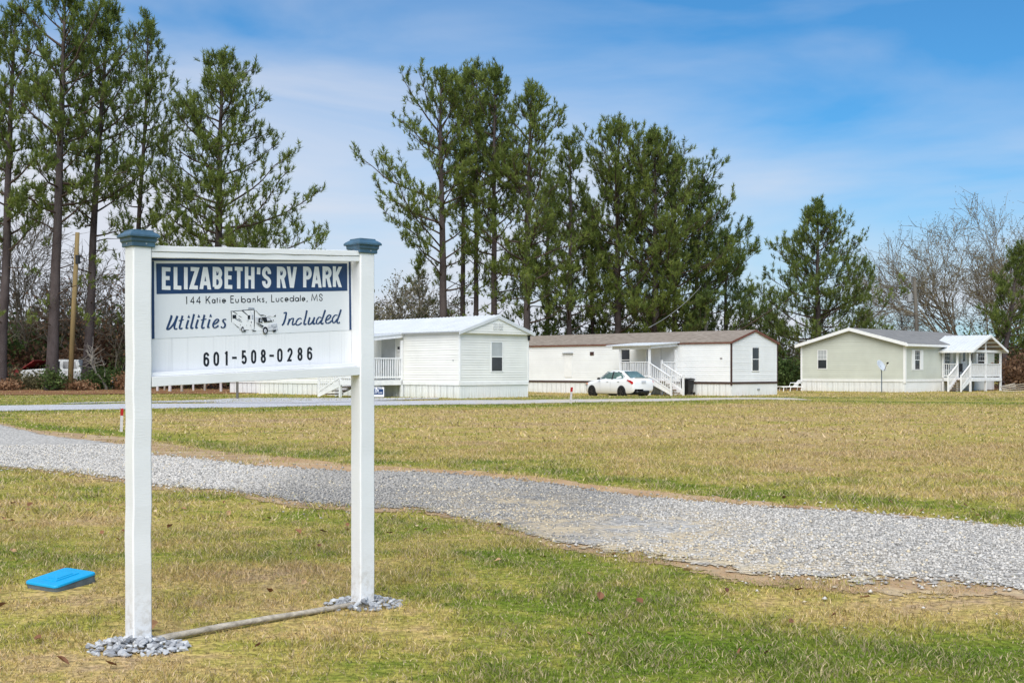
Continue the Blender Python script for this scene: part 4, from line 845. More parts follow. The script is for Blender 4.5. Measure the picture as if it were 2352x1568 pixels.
# wheeled bin by the brown-trimmed home
def wheelie(loc, rz):
    t = empty('trash_bin', loc, rz, 'black plastic wheeled trash bin against the white skirting', 'trash bin')
    mb = MB(); mb.hexa([(-.22,-.24,.06),(.22,-.24,.06),(.22,.2,.06),(-.22,.2,.06),(-.29,-.32,.88),(.29,-.32,.88),(.29,.28,.88),(-.29,.28,.88)]); mb.build('bin_body', 'black_plastic', t, bevel=.03)
    l = MB(); l.prism([(-.32,-.37,.885),(-.32,-.35,.94),(-.32,-.1,.985),(-.32,.25,.96),(-.32,.32,.89)], (.64, 0, 0)); l.build('lid', 'black_plastic', t, bevel=.015)
    MB().tube([(-.28,.34,.86),(.28,.34,.86)], .018, 8).build('handle', 'black_plastic', t)
    for s_ in (-1, 1): MB().tube([(s_*.27,.22,.10),(s_*.32,.22,.10)], .10, 14).build('wheel', 'rubber', t)
def loc_at(C, B, x, y): c_, s_ = math.cos(RZ), math.sin(RZ); X = C[0]+c_*x-s_*y; Y = C[1]+s_*x+c_*y; return (X, Y, gzf(X, Y))
wheelie(loc_at(C2, B2, -2.62, -.55), RZ)

# ---- green double-wide: gable on local y=0, long side on local x=0
C3 = (PX(2079, 79), 79.0); B3 = CH-50.2*79/F
L3, W3, E3, R3_, K3 = 13.5, 7.7, 3.24, 4.25, .70
h3 = empty('mobile_home', (C3[0], C3[1], B3), RZ, 'pale green double wide home with grey shingle roof and white trim', 'mobile home')
f_gab = Face((-W3, 0, 0), (1, 0, 0), (0, -1, 0)); f_long = Face((0, 0, 0), (0, 1, 0), (1, 0, 0)); f_b = Face((-W3, L3, 0), (0, -1, 0), (-1, 0, 0)); f_f = Face((0, L3, 0), (-1, 0, 0), (0, 1, 0))
gt3 = lambda t: E3-.03+(R3_-E3)*(1-abs(t-W3/2)/(W3/2))
g0, g1 = W3-6.37, W3-5.72
side_wall(h3, f_gab, W3, K3, E3, .125, 'green_siding', [(g0-.05, g1+.05, 1.49, 2.80)], gt3)
wins3 = [(1.32, 1.98), (5.6, 6.35), (10.75, 11.85)]
side_wall(h3, f_long, L3, K3, E3-.04, .125, 'green_siding', [(a-.05, b+.05, 1.43, 2.75) for a, b in wins3]+[(8.0, 9.1, .9, 2.95)])
MB().box((-W3+.03, .05, K3), (-W3+.15, L3-.05, E3-.05)).build('wall', 'green_siding', h3); MB().prism([f_f.p(0, K3, -.15), f_f.p(W3, K3, -.15), f_f.p(W3, E3-.05, -.15), f_f.p(W3/2, R3_-.1, -.15), f_f.p(0, E3-.05, -.15)], (0, .1, 0)).build('wall', 'green_siding', h3)
for f, W_ in ((f_gab, W3), (f_long, L3), (f_b, L3), (f_f, W3)): skirt(h3, f, W_, K3-.002)
window(h3, f_gab, g0, g1, 1.54, 2.75, grid=True)
for a, b in wins3:
    wv_ = window(h3, f_long, a, b, 1.48, 2.70, grid=True, upper='dark_pane')
    for s0 in (a-.46, b+.07):
        sh = f_long.slab(MB(), s0, s0+.39, 1.43, 2.75, .014, .045).build('shutter', 'white_trim', h3)
        for q in range(9): f_long.slab(MB(), s0+.06, s0+.33, 1.52+q*.13, 1.59+q*.13, .045, .052).build('shutter_slat', 'white_trim', sh)
dd = f_long.slab(MB(), 8.06, 9.0, .92, 2.88, 0, .03).build('door', 'white_trim', h3); f_long.slab(MB(), 8.0, 8.06, .92, 2.94, 0, .04).build('door_frame', 'white_trim', dd); f_long.slab(MB(), 8.35, 8.7, 2.05, 2.7, .03, .036).build('door_glass', 'dark_pane', dd)
for f, W_ in ((f_gab, W3), (f_long, L3)): f.slab(MB(), 0, W_, K3-.03, K3+.12, .002, .03).build('bottom_trim', 'white_trim', h3)
MB().box((-.12, -.034, K3-.12), (.034, .12, E3)).build('corner_trim', 'white_trim', h3); MB().box((-W3-.03, -.034, K3-.1), (-W3+.10, .1, E3)).build('corner_trim', 'white_trim', h3)
xm = -W3/2; sl = (R3_-E3)/(W3/2)
for s_ in (0, 1):
    xo = -W3-.30 if s_ == 0 else .30; zo = E3-sl*.30
    p = [(xo, -.30, zo), (xo, L3+.3, zo), (xm, L3+.3, R3_), (xm, -.30, R3_)]
    if s_ == 0: p = p[::-1]
    roof_slab(h3, p, .04, 'grey_shingle')
    MB().hexa([(xo, -.345, zo-.20), (xm, -.345, R3_-.20), (xm, -.303, R3_-.20), (xo, -.303, zo-.20), (xo, -.345, zo+.015), (xm, -.345, R3_+.015), (xm, -.303, R3_+.015), (xo, -.303, zo+.015)]).build('barge_board', 'white_trim', h3)
    MB().box((xo-.02 if s_ else xo-.045, -.30, zo-.19), (xo+.045 if s_ else xo+.02, L3+.3, zo-.042)).build('eave_fascia', 'white_trim', h3)
MB().box((.0, -.29, E3-.22), (.27, L3+.29, E3-.20)).build('soffit', 'white_trim', h3); MB().box((-W3, -.29, E3-.3), (0, -.03, E3-.295) if False else (-W3+.001, -.035, E3-.298)).build('soffit', 'white_trim', h3)
# porch of the green home: gable roof, ridge along local x
p3 = empty('porch', (C3[0], C3[1], B3), RZ, 'white gable roofed porch with twin railed steps on the green home', 'porch')
y0, y1, D3, Zd = 5.1, 9.95, 2.05, .92
for i in range(14): MB().box((.035+i*.1445, y0, Zd-.035), (.035+i*.1445+.138, y1, Zd)).build('deck_board', 'porch_paint', p3)
MB().box((D3-.01, y0, Zd-.24), (D3+.03, y1, Zd-.036)).build('deck_beam', 'porch_paint', p3); MB().box((.05, y0, Zd-.24), (D3-.015, y0+.04, Zd-.036)).build('deck_beam', 'porch_paint', p3); MB().box((.05, y1-.04, Zd-.24), (D3-.015, y1, Zd-.036)).build('deck_beam', 'porch_paint', p3)
for x, y in ((.1, y0+.06), (1.12, y0+.06), (D3-.05, y0+.06), (D3-.05, (y0+y1)/2), (D3-.05, y1-.06), (.1, y1-.06)): post(p3, x, y, -.1, 2.80, .06)
railing(p3, (.16, y0+.06), (1.06, y0+.06), Zd, Zd, .95); railing(p3, (D3-.05, y0+.12), (D3-.05, (y0+y1)/2-.06), Zd, Zd, .95); railing(p3, (D3-.05, (y0+y1)/2+.06), (D3-.05, y1-.12), Zd, Zd, .95); railing(p3, (.16, y1-.06), (D3-.11, y1-.06), Zd, Zd, .95)
stairs(p3, (1.13, y0), (0, -1), (1, 0), .88, Zd, 6, 1.35)
ym = (y0+y1)/2; ze, zr = 2.84, 3.80
for s_ in (0, 1):
    yo = y0-.35 if s_ == 0 else y1+.35; zo = ze-.10
    p = [(-.9, yo, zo), (D3+.3, yo, zo), (D3+.3, ym, zr), (-.9, ym, zr)]
    if s_: p = p[::-1]
    r_ = roof_slab(p3, p, .035, 'metal_roof')
    for i in range(12):
        x = -.88+i*.272; MB().hexa([(x, yo, zo+.001), (x+.05, yo, zo+.001), (x+.05, ym, zr+.001), (x, ym, zr+.001), (x+.015, yo, zo+.03), (x+.035, yo, zo+.03), (x+.035, ym, zr+.03), (x+.015, ym, zr+.03)]).build('roof_rib', 'metal_roof', r_)
    MB().hexa([(D3+.302, yo, zo-.15), (D3+.345, yo, zo-.15), (D3+.345, ym, zr-.15), (D3+.302, ym, zr-.15), (D3+.302, yo, zo+.02), (D3+.345, yo, zo+.02), (D3+.345, ym, zr+.02), (D3+.302, ym, zr+.02)]).build('barge_board', 'porch_paint', p3)
    MB().box((-.2, yo-.03, zo-.15), (D3+.3, yo-.002, zo-.02)).build('eave_fascia', 'porch_paint', p3)
    for i in range(3):                                     # rafters seen in the open gable
        t = (i+1)/4; yy = yo+(ym-yo)*t; zz = zo+(zr-zo)*t; MB().box((.1, yy-.03, zz-.16), (D3+.29, yy+.03, zz-.045-abs((zr-zo)/(ym-yo))*.03)).build('purlin', 'raw_wood', p3)
MB().box((D3-.09, y0, 2.62), (D3-.02, y1, 2.78)).build('tie_beam', 'porch_paint', p3); MB().box((D3-.085, ym-.05, 2.79), (D3-.02, ym+.05, zr-.06)).build('king_post', 'porch_paint', p3)
MB().box((.06, y0+.02, 2.62), (D3-.095, y0+.09, 2.78)).build('porch_beam', 'porch_paint', p3); MB().box((.06, y1-.09, 2.62), (D3-.095, y1-.02, 2.78)).build('porch_beam', 'porch_paint', p3)
MB().box((D3+.0, y0+.02, 2.05), (D3+.03, y0+.12, 2.5)).build('wind_chime', 'black_paint', p3)
b = empty('porch_chair', (C3[0]+math.cos(RZ)*.75-math.sin(RZ)*6.9, C3[1]+math.sin(RZ)*.75+math.cos(RZ)*6.9, B3+Zd), RZ, 'dark chair standing on the green home porch', 'chair')
MB().box((-.25, -.25, .38), (.25, .25, .44)).build('seat', 'black_paint', b); MB().box((-.25, -.25, .445), (-.19, .25, .95)).build('backrest', 'black_paint', b)
for x in (-.22, .22):
    for y in (-.22, .22): MB().box((x-.02, y-.02, 0), (x+.02, y+.02, .379)).build('leg', 'black_paint', b)
# ------------------------------------------------------------------ vehicles and small things
def loft(secs, mat, name, parent, smooth=True, sub=0):
    mb = MB(); n = len(secs[0]); vs = [v for s_ in secs for v in s_]
    fs = [(i*n+k_, i*n+k_+1, (i+1)*n+k_+1, (i+1)*n+k_) for i in range(len(secs)-1) for k_ in range(n-1)]
    fs += [tuple(range(n))[::-1], tuple((len(secs)-1)*n+k_ for k_ in range(n))]
    o = mb.add(vs, fs).build(name, mat, parent, smooth=smooth)
    if sub: m_ = o.modifiers.new('sub', 'SUBSURF'); m_.levels = sub; m_.render_levels = sub
    return o
def mirror(half): return [(x, -y, z) for x, y, z in half]+[(x, y, z) for x, y, z in half[::-1] if abs(y) > 1e-6]
def wheel(parent, x, y, r, w_, side, hub='hubcap'):
    o = side
    t = MB(); t.lathe([(r*.62, -w_/2), (r*.94, -w_/2), (r, -w_*.38), (r, w_*.38), (r*.94, w_/2), (r*.62, w_/2)], 22)
    t.v = [(x+a, y+c, r+b) for a, b, c in t.v]; wo = t.build('wheel', 'rubber', parent, smooth=True)
    m_ = MB(); m_.lathe([(r*.64, .0), (r*.58, .012), (r*.22, .004), (r*.18, .03), (.0001, .034)], 16); m_.v = [(x+a, y+o*(w_/2-.02+c), r+b) for a, b, c in m_.v]; m_.build('rim', hub, wo)
    for k_ in range(5):
        a = k_*2*math.pi/5; c_, s_ = math.cos(a), math.sin(a); q = y+o*(w_/2-.004)
        MB().hexa([(x+c_*r*.15-s_*.03, q, r+s_*r*.15+c_*.03), (x+c_*r*.15+s_*.03, q, r+s_*r*.15-c_*.03), (x+c_*r*.6+s_*.03, q, r+s_*r*.6-c_*.03), (x+c_*r*.6-s_*.03, q, r+s_*r*.6+c_*.03)] +
                  [(x+c_*r*.15-s_*.03, q+o*.012, r+s_*r*.15+c_*.03), (x+c_*r*.15+s_*.03, q+o*.012, r+s_*r*.15-c_*.03), (x+c_*r*.6+s_*.03, q+o*.012, r+s_*r*.6-c_*.03), (x+c_*r*.6-s_*.03, q+o*.012, r+s_*r*.6+c_*.03)]).build('spoke', hub, wo)
cp = (PX(1420, 67.2), 67.2); car = empty('parked_car', (cp[0], cp[1], gzf(*cp)-.02), math.atan2(.819, -.574), 'white four door sedan with black wheels parked before the brown roofed home', 'car')
car.scale = (.95,)*3
ST = [(2.23,.34,.60,.52,.48),(2.17,.24,.72,.62,.66),(2.0,.20,.82,.70,.77),(1.75,.19,.88,.76,.83),(1.2,.19,.965,.86,.852),(.85,.19,1.0,.92,.855),(.2,.19,.99,.94,.855),(-.6,.19,.99,.955,.855),(-1.2,.19,1.0,.975,.852),(-1.65,.20,1.045,1.0,.842),(-1.95,.23,1.075,1.01,.81),(-2.12,.28,1.075,.98,.77),(-2.20,.36,.98,.88,.74),(-2.215,.46,.80,.70,.72)]
secs = [mirror([(x, 0, zb), (x, hw*.90, zb), (x, hw*.985, zb+.10), (x, hw, (zb+zs)/2), (x, hw*.995, zs-.10), (x, hw*.96, zs), (x, hw*.84, zt-.012), (x, hw*.4, zt), (x, 0, zt+.004)]) for x, zb, zt, zs, hw in ST]
body = loft(secs, 'car_white', 'body', car)
GH = [(1.02,.985,.70,.66),(.66,1.22,.735,.60),(.28,1.43,.75,.555),(-.10,1.495,.75,.56),(-.55,1.505,.75,.56),(-.98,1.46,.745,.55),(-1.30,1.31,.735,.56),(-1.62,1.12,.71,.60),(-1.80,1.06,.69,.62)]
def gh(x):
    xs = [g_[0] for g_ in GH][::-1]; return [float(np.interp(x, xs, [g_[i] for g_ in GH][::-1])) for i in (1, 2, 3)]
secs = [mirror([(x, wb, .93), (x, wb+(wt-wb)*.5, .93+(max(zr-.05, .95)-.93)*.5), (x, wt, max(zr-.05, .95)), (x, wt*.84, zr-.008), (x, wt*.4, zr+.006), (x, 0, zr+.01)]) for x, zr, wb, wt in GH]
cab = loft(secs, 'car_white', 'cabin', car)
def side_y(x, z): zr, wb, wt = gh(x); t = min(1.15, max(0, (z-.93)/max(.02, zr-.05-.93))); return wb+(wt-wb)*t
for s_ in (1, -1):
    for nm, P_ in (('window', [(.74,1.02),(.50,1.20),(.16,1.375),(-.26,1.425),(-.26,1.03)]), ('window', [(-.36,1.03),(-.36,1.425),(-.70,1.42),(-.95,1.36),(-1.24,1.17),(-1.20,1.04)])):
        mb = MB(); q = [(x, s_*(side_y(x, z)+.014), z) for x, z in P_]; mb.prism(q, (0, -s_*.02, 0)); mb.build(nm, 'car_glass', car)
    mb = MB(); P_ = [(.82,1.0),(.52,1.225),(.16,1.405),(-.3,1.455),(-.72,1.45),(-1.0,1.385),(-1.34,1.16),(-1.25,1.012)]; mb.prism([(x, s_*(side_y(x, z)+.007), z) for x, z in P_], (0, -s_*.02, 0)); mb.build('window_trim', 'black_paint', car)
    mb = MB(); mb.prism([(-.255, s_*(side_y(-.3,1.0)+.018), 1.01), (-.365, s_*(side_y(-.3,1.0)+.018), 1.01), (-.365, s_*(side_y(-.3,1.44)+.018), 1.44), (-.255, s_*(side_y(-.3,1.44)+.018), 1.44)], (0, -s_*.02, 0)); mb.build('door_pillar', 'black_paint', car)
    m_ = MB(); m_.hexa([(.60,s_*.86,.98),(.72,s_*.86,.98),(.72,s_*1.02,.99),(.62,s_*1.02,.99),(.60,s_*.86,1.11),(.70,s_*.86,1.11),(.70,s_*1.0,1.10),(.62,s_*1.0,1.10)]); m_.build('mirror', 'black_paint', car, bevel=.02)
    for x in (-.05, -1.02): MB().box((x-.08, s_*.862-.012, .865), (x+.08, s_*.862+.012, .895)).build('door_handle', 'galv_grey', car)
    for x in (.62, -.31): MB().box((x-.004, s_*.857-.003, .32), (x+.004, s_*.857+.003, .93)).build('door_gap', 'galv_grey', car)
    mb = MB(); mb.prism([(-1.72,s_*.835,.97),(-1.80,s_*.835,1.0),(-2.02,s_*.80,.96),(-2.17,s_*.74,.88),(-2.19,s_*.66,.73),(-2.10,s_*.765,.74),(-1.98,s_*.80,.84)], (-.018, s_*.035, 0)); mb.build('tail_light', 'tail_red', car)
    mb = MB(); mb.prism([(1.85,s_*.82,.66),(1.85,s_*.81,.80),(2.12,s_*.70,.72),(2.16,s_*.66,.60)], (.02, s_*.03, 0)); mb.build('headlight', 'plate', car)
    mb = MB(); mb.prism([(1.80,s_*.835,.70),(1.80,s_*.83,.79),(1.92,s_*.81,.75)], (.02, s_*.03, 0)); mb.build('indicator', 'amber', car)
    for x in (1.38, -1.28):
        ar = MB(); ar.tube([(x, s_*.66, .315), (x, s_*.862, .315)], .355, 24); ar.build('wheel_arch', 'black_paint', car); wheel(car, x, s_*.775, .315, .20, s_)
mb = MB(); mb.prism([(-1.10,.47,1.435),(-1.10,-.47,1.435),(-1.74,-.54,1.085),(-1.74,.54,1.085)][::-1], (-.025, 0, .03)); mb.build('rear_window', 'car_glass', car)
mb = MB(); mb.prism([(.98,.58,1.005),(.98,-.58,1.005),(.33,-.48,1.42),(.33,.48,1.42)][::-1], (.02, 0, .03)); mb.build('windscreen', 'car_glass', car)
MB().hexa([(-2.02,-.62,1.075),(-2.14,-.62,1.075),(-2.14,.62,1.075),(-2.02,.62,1.075),(-2.04,-.6,1.10),(-2.18,-.6,1.115),(-2.18,.6,1.115),(-2.04,.6,1.10)]).build('spoiler', 'car_white', car)
MB().hexa([(-2.16,-.22,.80),(-2.222,-.22,.80),(-2.222,.22,.80),(-2.16,.22,.80),(-2.16,-.22,.93),(-2.215,-.22,.94),(-2.215,.22,.94),(-2.16,.22,.93)]).build('plate_recess', 'car_white', car)
MB().box((-2.236, -.155, .79), (-2.222, .155, .93)).build('number_plate', 'plate', car)
MB().hexa([(-2.1,-.52,.24),(-2.235,-.44,.26),(-2.235,.44,.26),(-2.1,.52,.24),(-2.1,-.52,.38),(-2.24,-.40,.37),(-2.24,.40,.37),(-2.1,.52,.38)]).build('bumper_insert', 'black_plastic', car)
MB().box((-1.9, -.7, .15), (1.9, .7, .24)).build('underbody', 'black_paint', car)

# derelict vehicles among the left pines
def old_suv(px_, d, rz):
    x = PX(px_, d); t = empty('derelict_truck', (x, d, gzf(x, d)+.1), rz, 'abandoned white truck with peeling paint behind the brush', 'truck')
    loft([mirror([(X, 0, .45), (X, .82, .45), (X, .90, .6), (X, .90, zt-.08), (X, .84, zt), (X, 0, zt+.02)]) for X, zt in ((1.95,.98),(1.9,1.08),(.55,1.18),(.4,1.16),(-1.7,1.14),(-1.75,1.1))], 'old_white', 'body', t, False)
    secs = [(.45,1.16),(.05,1.72),(-.4,1.76),(-1.55,1.74),(-1.72,1.14)]
    loft([mirror([(X, .84, 1.10), (X, .84-.12*(zr-1.14)/.6, max(zr-.05, 1.11)), (X, .55, zr), (X, 0, zr+.02)]) for X, zr in secs], 'old_white', 'cab', t, False)
    for s_ in (1, -1):
        for P_ in ([(.28,1.2),(.05,1.62),(-.42,1.64),(-.42,1.2)], [(-.62,1.2),(-.62,1.64),(-1.35,1.62),(-1.48,1.2)]):
            MB().prism([(X, s_*(.855-.12*(z-1.14)/.6), z) for X, z in P_], (0, -s_*.03, 0)).build('window', 'dark_pane', t)
        MB().box((1.88, s_*.6-.16, .78), (1.97, s_*.6+.16, .96)).build('headlight', 'plate', t)
        for X in (1.3, -1.15): wheel(t, X, s_*.78, .34, .2, s_, 'hubcap')
    MB().prism([(.43,-.66,1.2),(.43,.66,1.2),(.09,.58,1.68),(.09,-.58,1.68)], (.03, 0, .03)).build('windscreen', 'car_glass', t)
    MB().box((1.94, -.4, .72), (1.99, .4, .98)).build('grille', 'black_paint', t); MB().box((1.95, -.9, .48), (2.08, .9, .64)).build('bumper', 'galv_grey', t)
old_suv(128, 78.5, math.radians(188))
def old_red(px_, d, rz):
    x = PX(px_, d); t = empty('derelict_truck', (x, d, gzf(x, d)+.1), rz, 'abandoned red truck with its hood propped open beside the shed', 'truck')
    loft([mirror([(X, 0, .4), (X, .78, .4), (X, .86, .55), (X, .86, zt-.06), (X, .8, zt), (X, 0, zt+.01)]) for X, zt in ((1.9,.95),(1.85,1.02),(.5,1.1),(-1.8,1.08),(-1.9,1.0))], 'old_red', 'body', t, False)
    loft([mirror([(X, .80, 1.05), (X, .70, max(zr-.05, 1.06)), (X, .5, zr), (X, 0, zr+.01)]) for X, zr in ((.5,1.1),(.0,1.58),(-.9,1.6),(-1.1,1.1))], 'old_red', 'cab', t, False)
    MB().prism([(.5,-.62,1.14),(.5,.62,1.14),(.06,.54,1.55),(.06,-.54,1.55)], (.03, 0, .03)).build('windscreen', 'dark_pane', t)
    MB().hexa([(.6,-.7,1.15),(.66,-.7,1.12),(.66,.7,1.12),(.6,.7,1.15),(1.6,-.7,1.75),(1.64,-.7,1.71),(1.64,.7,1.71),(1.6,.7,1.75)]).build('open_hood', 'old_red', t)
    for s_ in (1, -1):
        MB().prism([(X, s_*(.83-.10*(z-1.05)/.5), z) for X, z in ((.2,1.14),(.0,1.5),(-.5,1.5),(-.5,1.14))], (0, -s_*.03, 0)).build('window', 'dark_pane', t)
        for X in (1.25, -1.2): wheel(t, X, s_*.74, .32, .2, s_, 'plate')
old_red(42, 81, math.radians(-12))
xs_, d_ = PX(262, 79), 79; bt = empty('blue_barrel', (xs_, d_, gzf(xs_, d_)), 0, 'faded blue plastic barrel in the brush behind the sapling', 'barrel')
MB().lathe([(.27,0),(.29,.03),(.29,.28),(.305,.30),(.305,.34),(.29,.36),(.29,.6),(.305,.62),(.305,.66),(.29,.68),(.29,.9),(.27,.95)], 18).build('barrel_wall', 'tarp_blue', bt); MB().lathe([(.05,.95),(.05,.98)], 10, (.12, 0, 0)).build('bung', 'black_plastic', bt)
sx_, sd = PX(30, 88), 88.; sh = empty('garden_shed', (sx_, sd, 0), math.radians(8), 'dark open shed with green metal roof beyond the derelict trucks', 'shed')
MB().box((-5, 0, -.2), (2.0, .15, 2.0)).build('wall', 'brown_trim', sh); MB().box((-5, 2.8, -.2), (2.0, 2.95, 2.3)).build('wall', 'brown_trim', sh); MB().box((1.85, .16, -.2), (2.0, 2.79, 2.0)).build('wall', 'brown_trim', sh)
for i in range(8):
    xa = -5.6+i*1.08; za = 3.35-i*.20; MB().hexa([(xa,-.5,za-.05),(xa+1.07,-.5,za-.25),(xa+1.07,3.4,za+.05),(xa,3.4,za+.25),(xa,-.5,za),(xa+1.07,-.5,za-.2),(xa+1.07,3.4,za+.1),(xa,3.4,za+.3)]).build('roof_sheet', 'green_metal', sh)

# pale house between the homes, far behind
fx, fd = PX(1812, 128), 128.; fh = empty('far_house', (fx, fd, 0), math.radians(10), 'small cream house with grey roof seen between the two right homes', 'house')
MB().box((-3.2, 0, -.3), (4.2, 6, 2.45)).build('wall', 'house_cream', fh); MB().prism([(-3.6,-.4,2.4),(4.6,-.4,2.4),(4.6,3,3.5),(-3.6,3,3.5)], (0, 0, .08)).build('roof', 'grey_shingle', fh); MB().prism([(-3.6,3,3.5),(4.6,3,3.5),(4.6,6.4,2.4),(-3.6,6.4,2.4)], (0, 0, .08)).build('roof', 'grey_shingle', fh)
for x in (-1.6, 1.8):
    w_ = MB().box((x-.5, -.03, .9), (x+.5, 0, 2.0)).build('window', 'white_trim', fh); MB().box((x-.42, -.05, .98), (x+.42, -.031, 1.92)).build('pane', 'dark_pane', fh if False else w_)

# poles, wires
def pole(px0, px1, py_top, py_bot, d, r, mat, label, extra=None):
    x0_, x1_ = PX(px0, d), PX(px1, d); z0 = gzf(x0_, d); z1 = PZ(py_top, d)
    t = empty('utility_pole', (x0_, d, z0), 0, label, 'utility pole', None)
    MB().tube([(0, 0, -.3), ((x1_-x0_)*.5, 0, (z1-z0)*.5), (x1_-x0_, 0, z1-z0)], [r*1.1, r, r*.85], 10).build('pole_shaft', mat, t, smooth=True)
    if extra: extra(t, x1_-x0_, z1-z0)
    return (x1_, d, z1)
def ex1(t, x, z): MB().tube([(x, -.16, z-1.6), (x, .16, z-1.6)], .03, 6).build('bolt', 'black_paint', t); MB().tube([(x, 0, z-1.8), (x, 0, z-1.3)], .15, 10).build('pole_band', 'black_paint', t)
pole(160, 178, 534, 905, 70, .14, 'pole_wood', 'leaning yellow brown timber pole between two left pines', ex1)
t2 = pole(1622, 1620, 646, 900, 92, .13, 'grey_pole', 'slim grey pole with service wire behind the brown roofed home')
def ex3(t, x, z):
    MB().lathe([(.18,0),(.22,.05),(.22,.75),(.16,.82)], 12, (x-.42, -.1, z-2.2)).build('transformer', 'galv_grey', t); MB().tube([(x-.42, -.1, z-1.4), (x-.42, -.1, z-1.1)], .05, 6).build('bushing', 'dish_grey', t)
    MB().tube([(x-.5, 0, z-.5), (x+.05, 0, z-.3)], .03, 6).build('bracket', 'black_paint', t); MB().tube([(x-.35, 0, z-.45), (x-.35, 0, z+.05)], .06, 8).build('insulator', 'galv_grey', t)
t3 = pole(2112, 2100, 635, 900, 104, .17, 'grey_pole', 'utility pole with grey transformer can behind the green home', ex3)
def wire(a, b, sag, label, r=.018):
    a, b = Vector(a), Vector(b); pts = [a+(b-a)*(i/14)-Vector((0, 0, sag*4*(i/14)*(1-i/14))) for i in range(15)]
    tag(MB().tube(pts, r, 5).build('overhead_wire', 'wire', smooth=True), label, 'wire')
c2_ = loc_at(C2, B2, -6.5, W2/2); wire(t2, (PX(1490, 75), 75, PZ(752, 75)), .35, 'pale service wire running down to the brown roof', .022)
wire(t2, (t3[0], t3[1], t3[2]-1.2), 1.6, 'thin wire strung between the two poles behind the homes', .014)

# fence posts by the woods, marker stakes, satellite dish, chaise, yard sign, debris
fp = [(362,.10),(378,.07),(390,.12),(418,.10),(444,.08),(470,.09),(508,.10)]
for i, (px_, r) in enumerate(fp):
    d = (68, 70, 67, 66, 70, 69, 66)[i]; x = PX(px_, d); h = (1.1, 1.0, 1.15, 1.15, 1.0, 1.1, 1.05)[i]
    mb = MB(); mb.tube([(x, d, gzf(x, d)-.2), (x+.02*(i % 3-1), d, gzf(x, d)+h*.5), (x+.05*(i % 3-1), d, gzf(x, d)+h)], [r*.75, r*.7, r*.62], 9); mb.build('fence_post', 'weathered_wood' if i % 2 else 'stake_white')
    o = bpy.data.objects[-1] if False else COL.objects[-1]; tag(o, 'weathered pale wooden fence post at the edge of the woods', 'fence post', 'fence posts along the wood edge')
x, d = PX(545, 50), 50.; tag(MB().tube([(x, d, gzf(x, d)-.2), (x, d, gzf(x, d)+.45), (x, d, gzf(x, d)+.72)], [.055, .055, .05], 8).build('marker_post', 'grey_pole'), 'short dark post at the rim of the gravel apron', 'post')
def stake(px_, pyb, pyt, split, label, r=.02, lean=0.):
    x, d = G(px_, pyb); z0 = gzf(x, d); H = (pyb-pyt)/F*d
    t = empty('survey_stake', (x, d, z0), .4, label, 'stake', 'painted marker stakes in the lawn')
    MB().hexa([(-r,-r*.6,-.1),(r,-r*.6,-.1),(r,r*.6,-.1),(-r,r*.6,-.1),(-r+lean*split,-r*.6,H*split),(r+lean*split,-r*.6,H*split),(r+lean*split,r*.6,H*split),(-r+lean*split,r*.6,H*split)]).build('stake_shaft', 'stake_white', t)
    MB().hexa([(-r*1.05+lean*split,-r*.65,H*split),(r*1.05+lean*split,-r*.65,H*split),(r*1.05+lean*split,r*.65,H*split),(-r*1.05+lean*split,r*.65,H*split),(-r+lean,-r*.6,H),(r+lean,-r*.6,H),(r+lean,r*.6,H),(-r+lean,r*.6,H)]).build('painted_tip', 'stake_red', t)
stake(278, 991, 938, .70, 'thin white stake with bright red tip beside the gravel drive', .026, .02)
stake(1310, 926, 889, .72, 'leaning pinkish stake with dark red tip near the parked car', .034, .06)
dx, dd_ = PX(2025, 78.3), 78.3; ds = empty('satellite_dish', (dx, dd_, gzf(dx, dd_)), 0, 'grey satellite dish on a post before the green home', 'satellite dish')
hz_ = PZ(852, dd_)-gzf(dx, dd_); MB().tube([(0, 0, -.2), (0, 0, hz_)], .032, 8).build('mast', 'pipe_grey', ds)
mb = MB(); nr, na = 5, 20; ax = Vector((.52, -.70, .50)).normalized(); ux_ = Vector((0, 0, 1)).cross(ax).normalized(); uy_ = ax.cross(ux_); cc = Vector((-.03, -.05, hz_+.36)); vs = [cc-ax*.08]
for i in range(1, nr+1):
    for k_ in range(na):
        q = i/nr; a = 2*math.pi*k_/na; vs.append(cc+ux_*(.36*q*math.cos(a))+uy_*(.40*q*math.sin(a))+ax*(.09*q*q-.08))
fs = [(0, 1+k_, 1+(k_+1) % na) for k_ in range(na)]+[(1+(i-1)*na+k_, 1+i*na+k_, 1+i*na+(k_+1) % na, 1+(i-1)*na+(k_+1) % na) for i in range(1, nr) for k_ in range(na)]
o = mb.add(vs, fs).build('reflector', 'dish_grey', ds, smooth=True); sm = o.modifiers.new('thick', 'SOLIDIFY'); sm.thickness = .015
e_ = cc+ax*.48-uy_*.10; MB().tube([cc-uy_*.40, e_], .016, 6).build('feed_arm', 'pole_wood', ds); MB().tube([e_-ax*.06, e_+ax*.06], .055, 8).build('feed_horn', 'black_paint', ds); MB().tube([(0, 0, hz_-.02), cc-ax*.08], .03, 6).build('bracket', 'pipe_grey', ds)

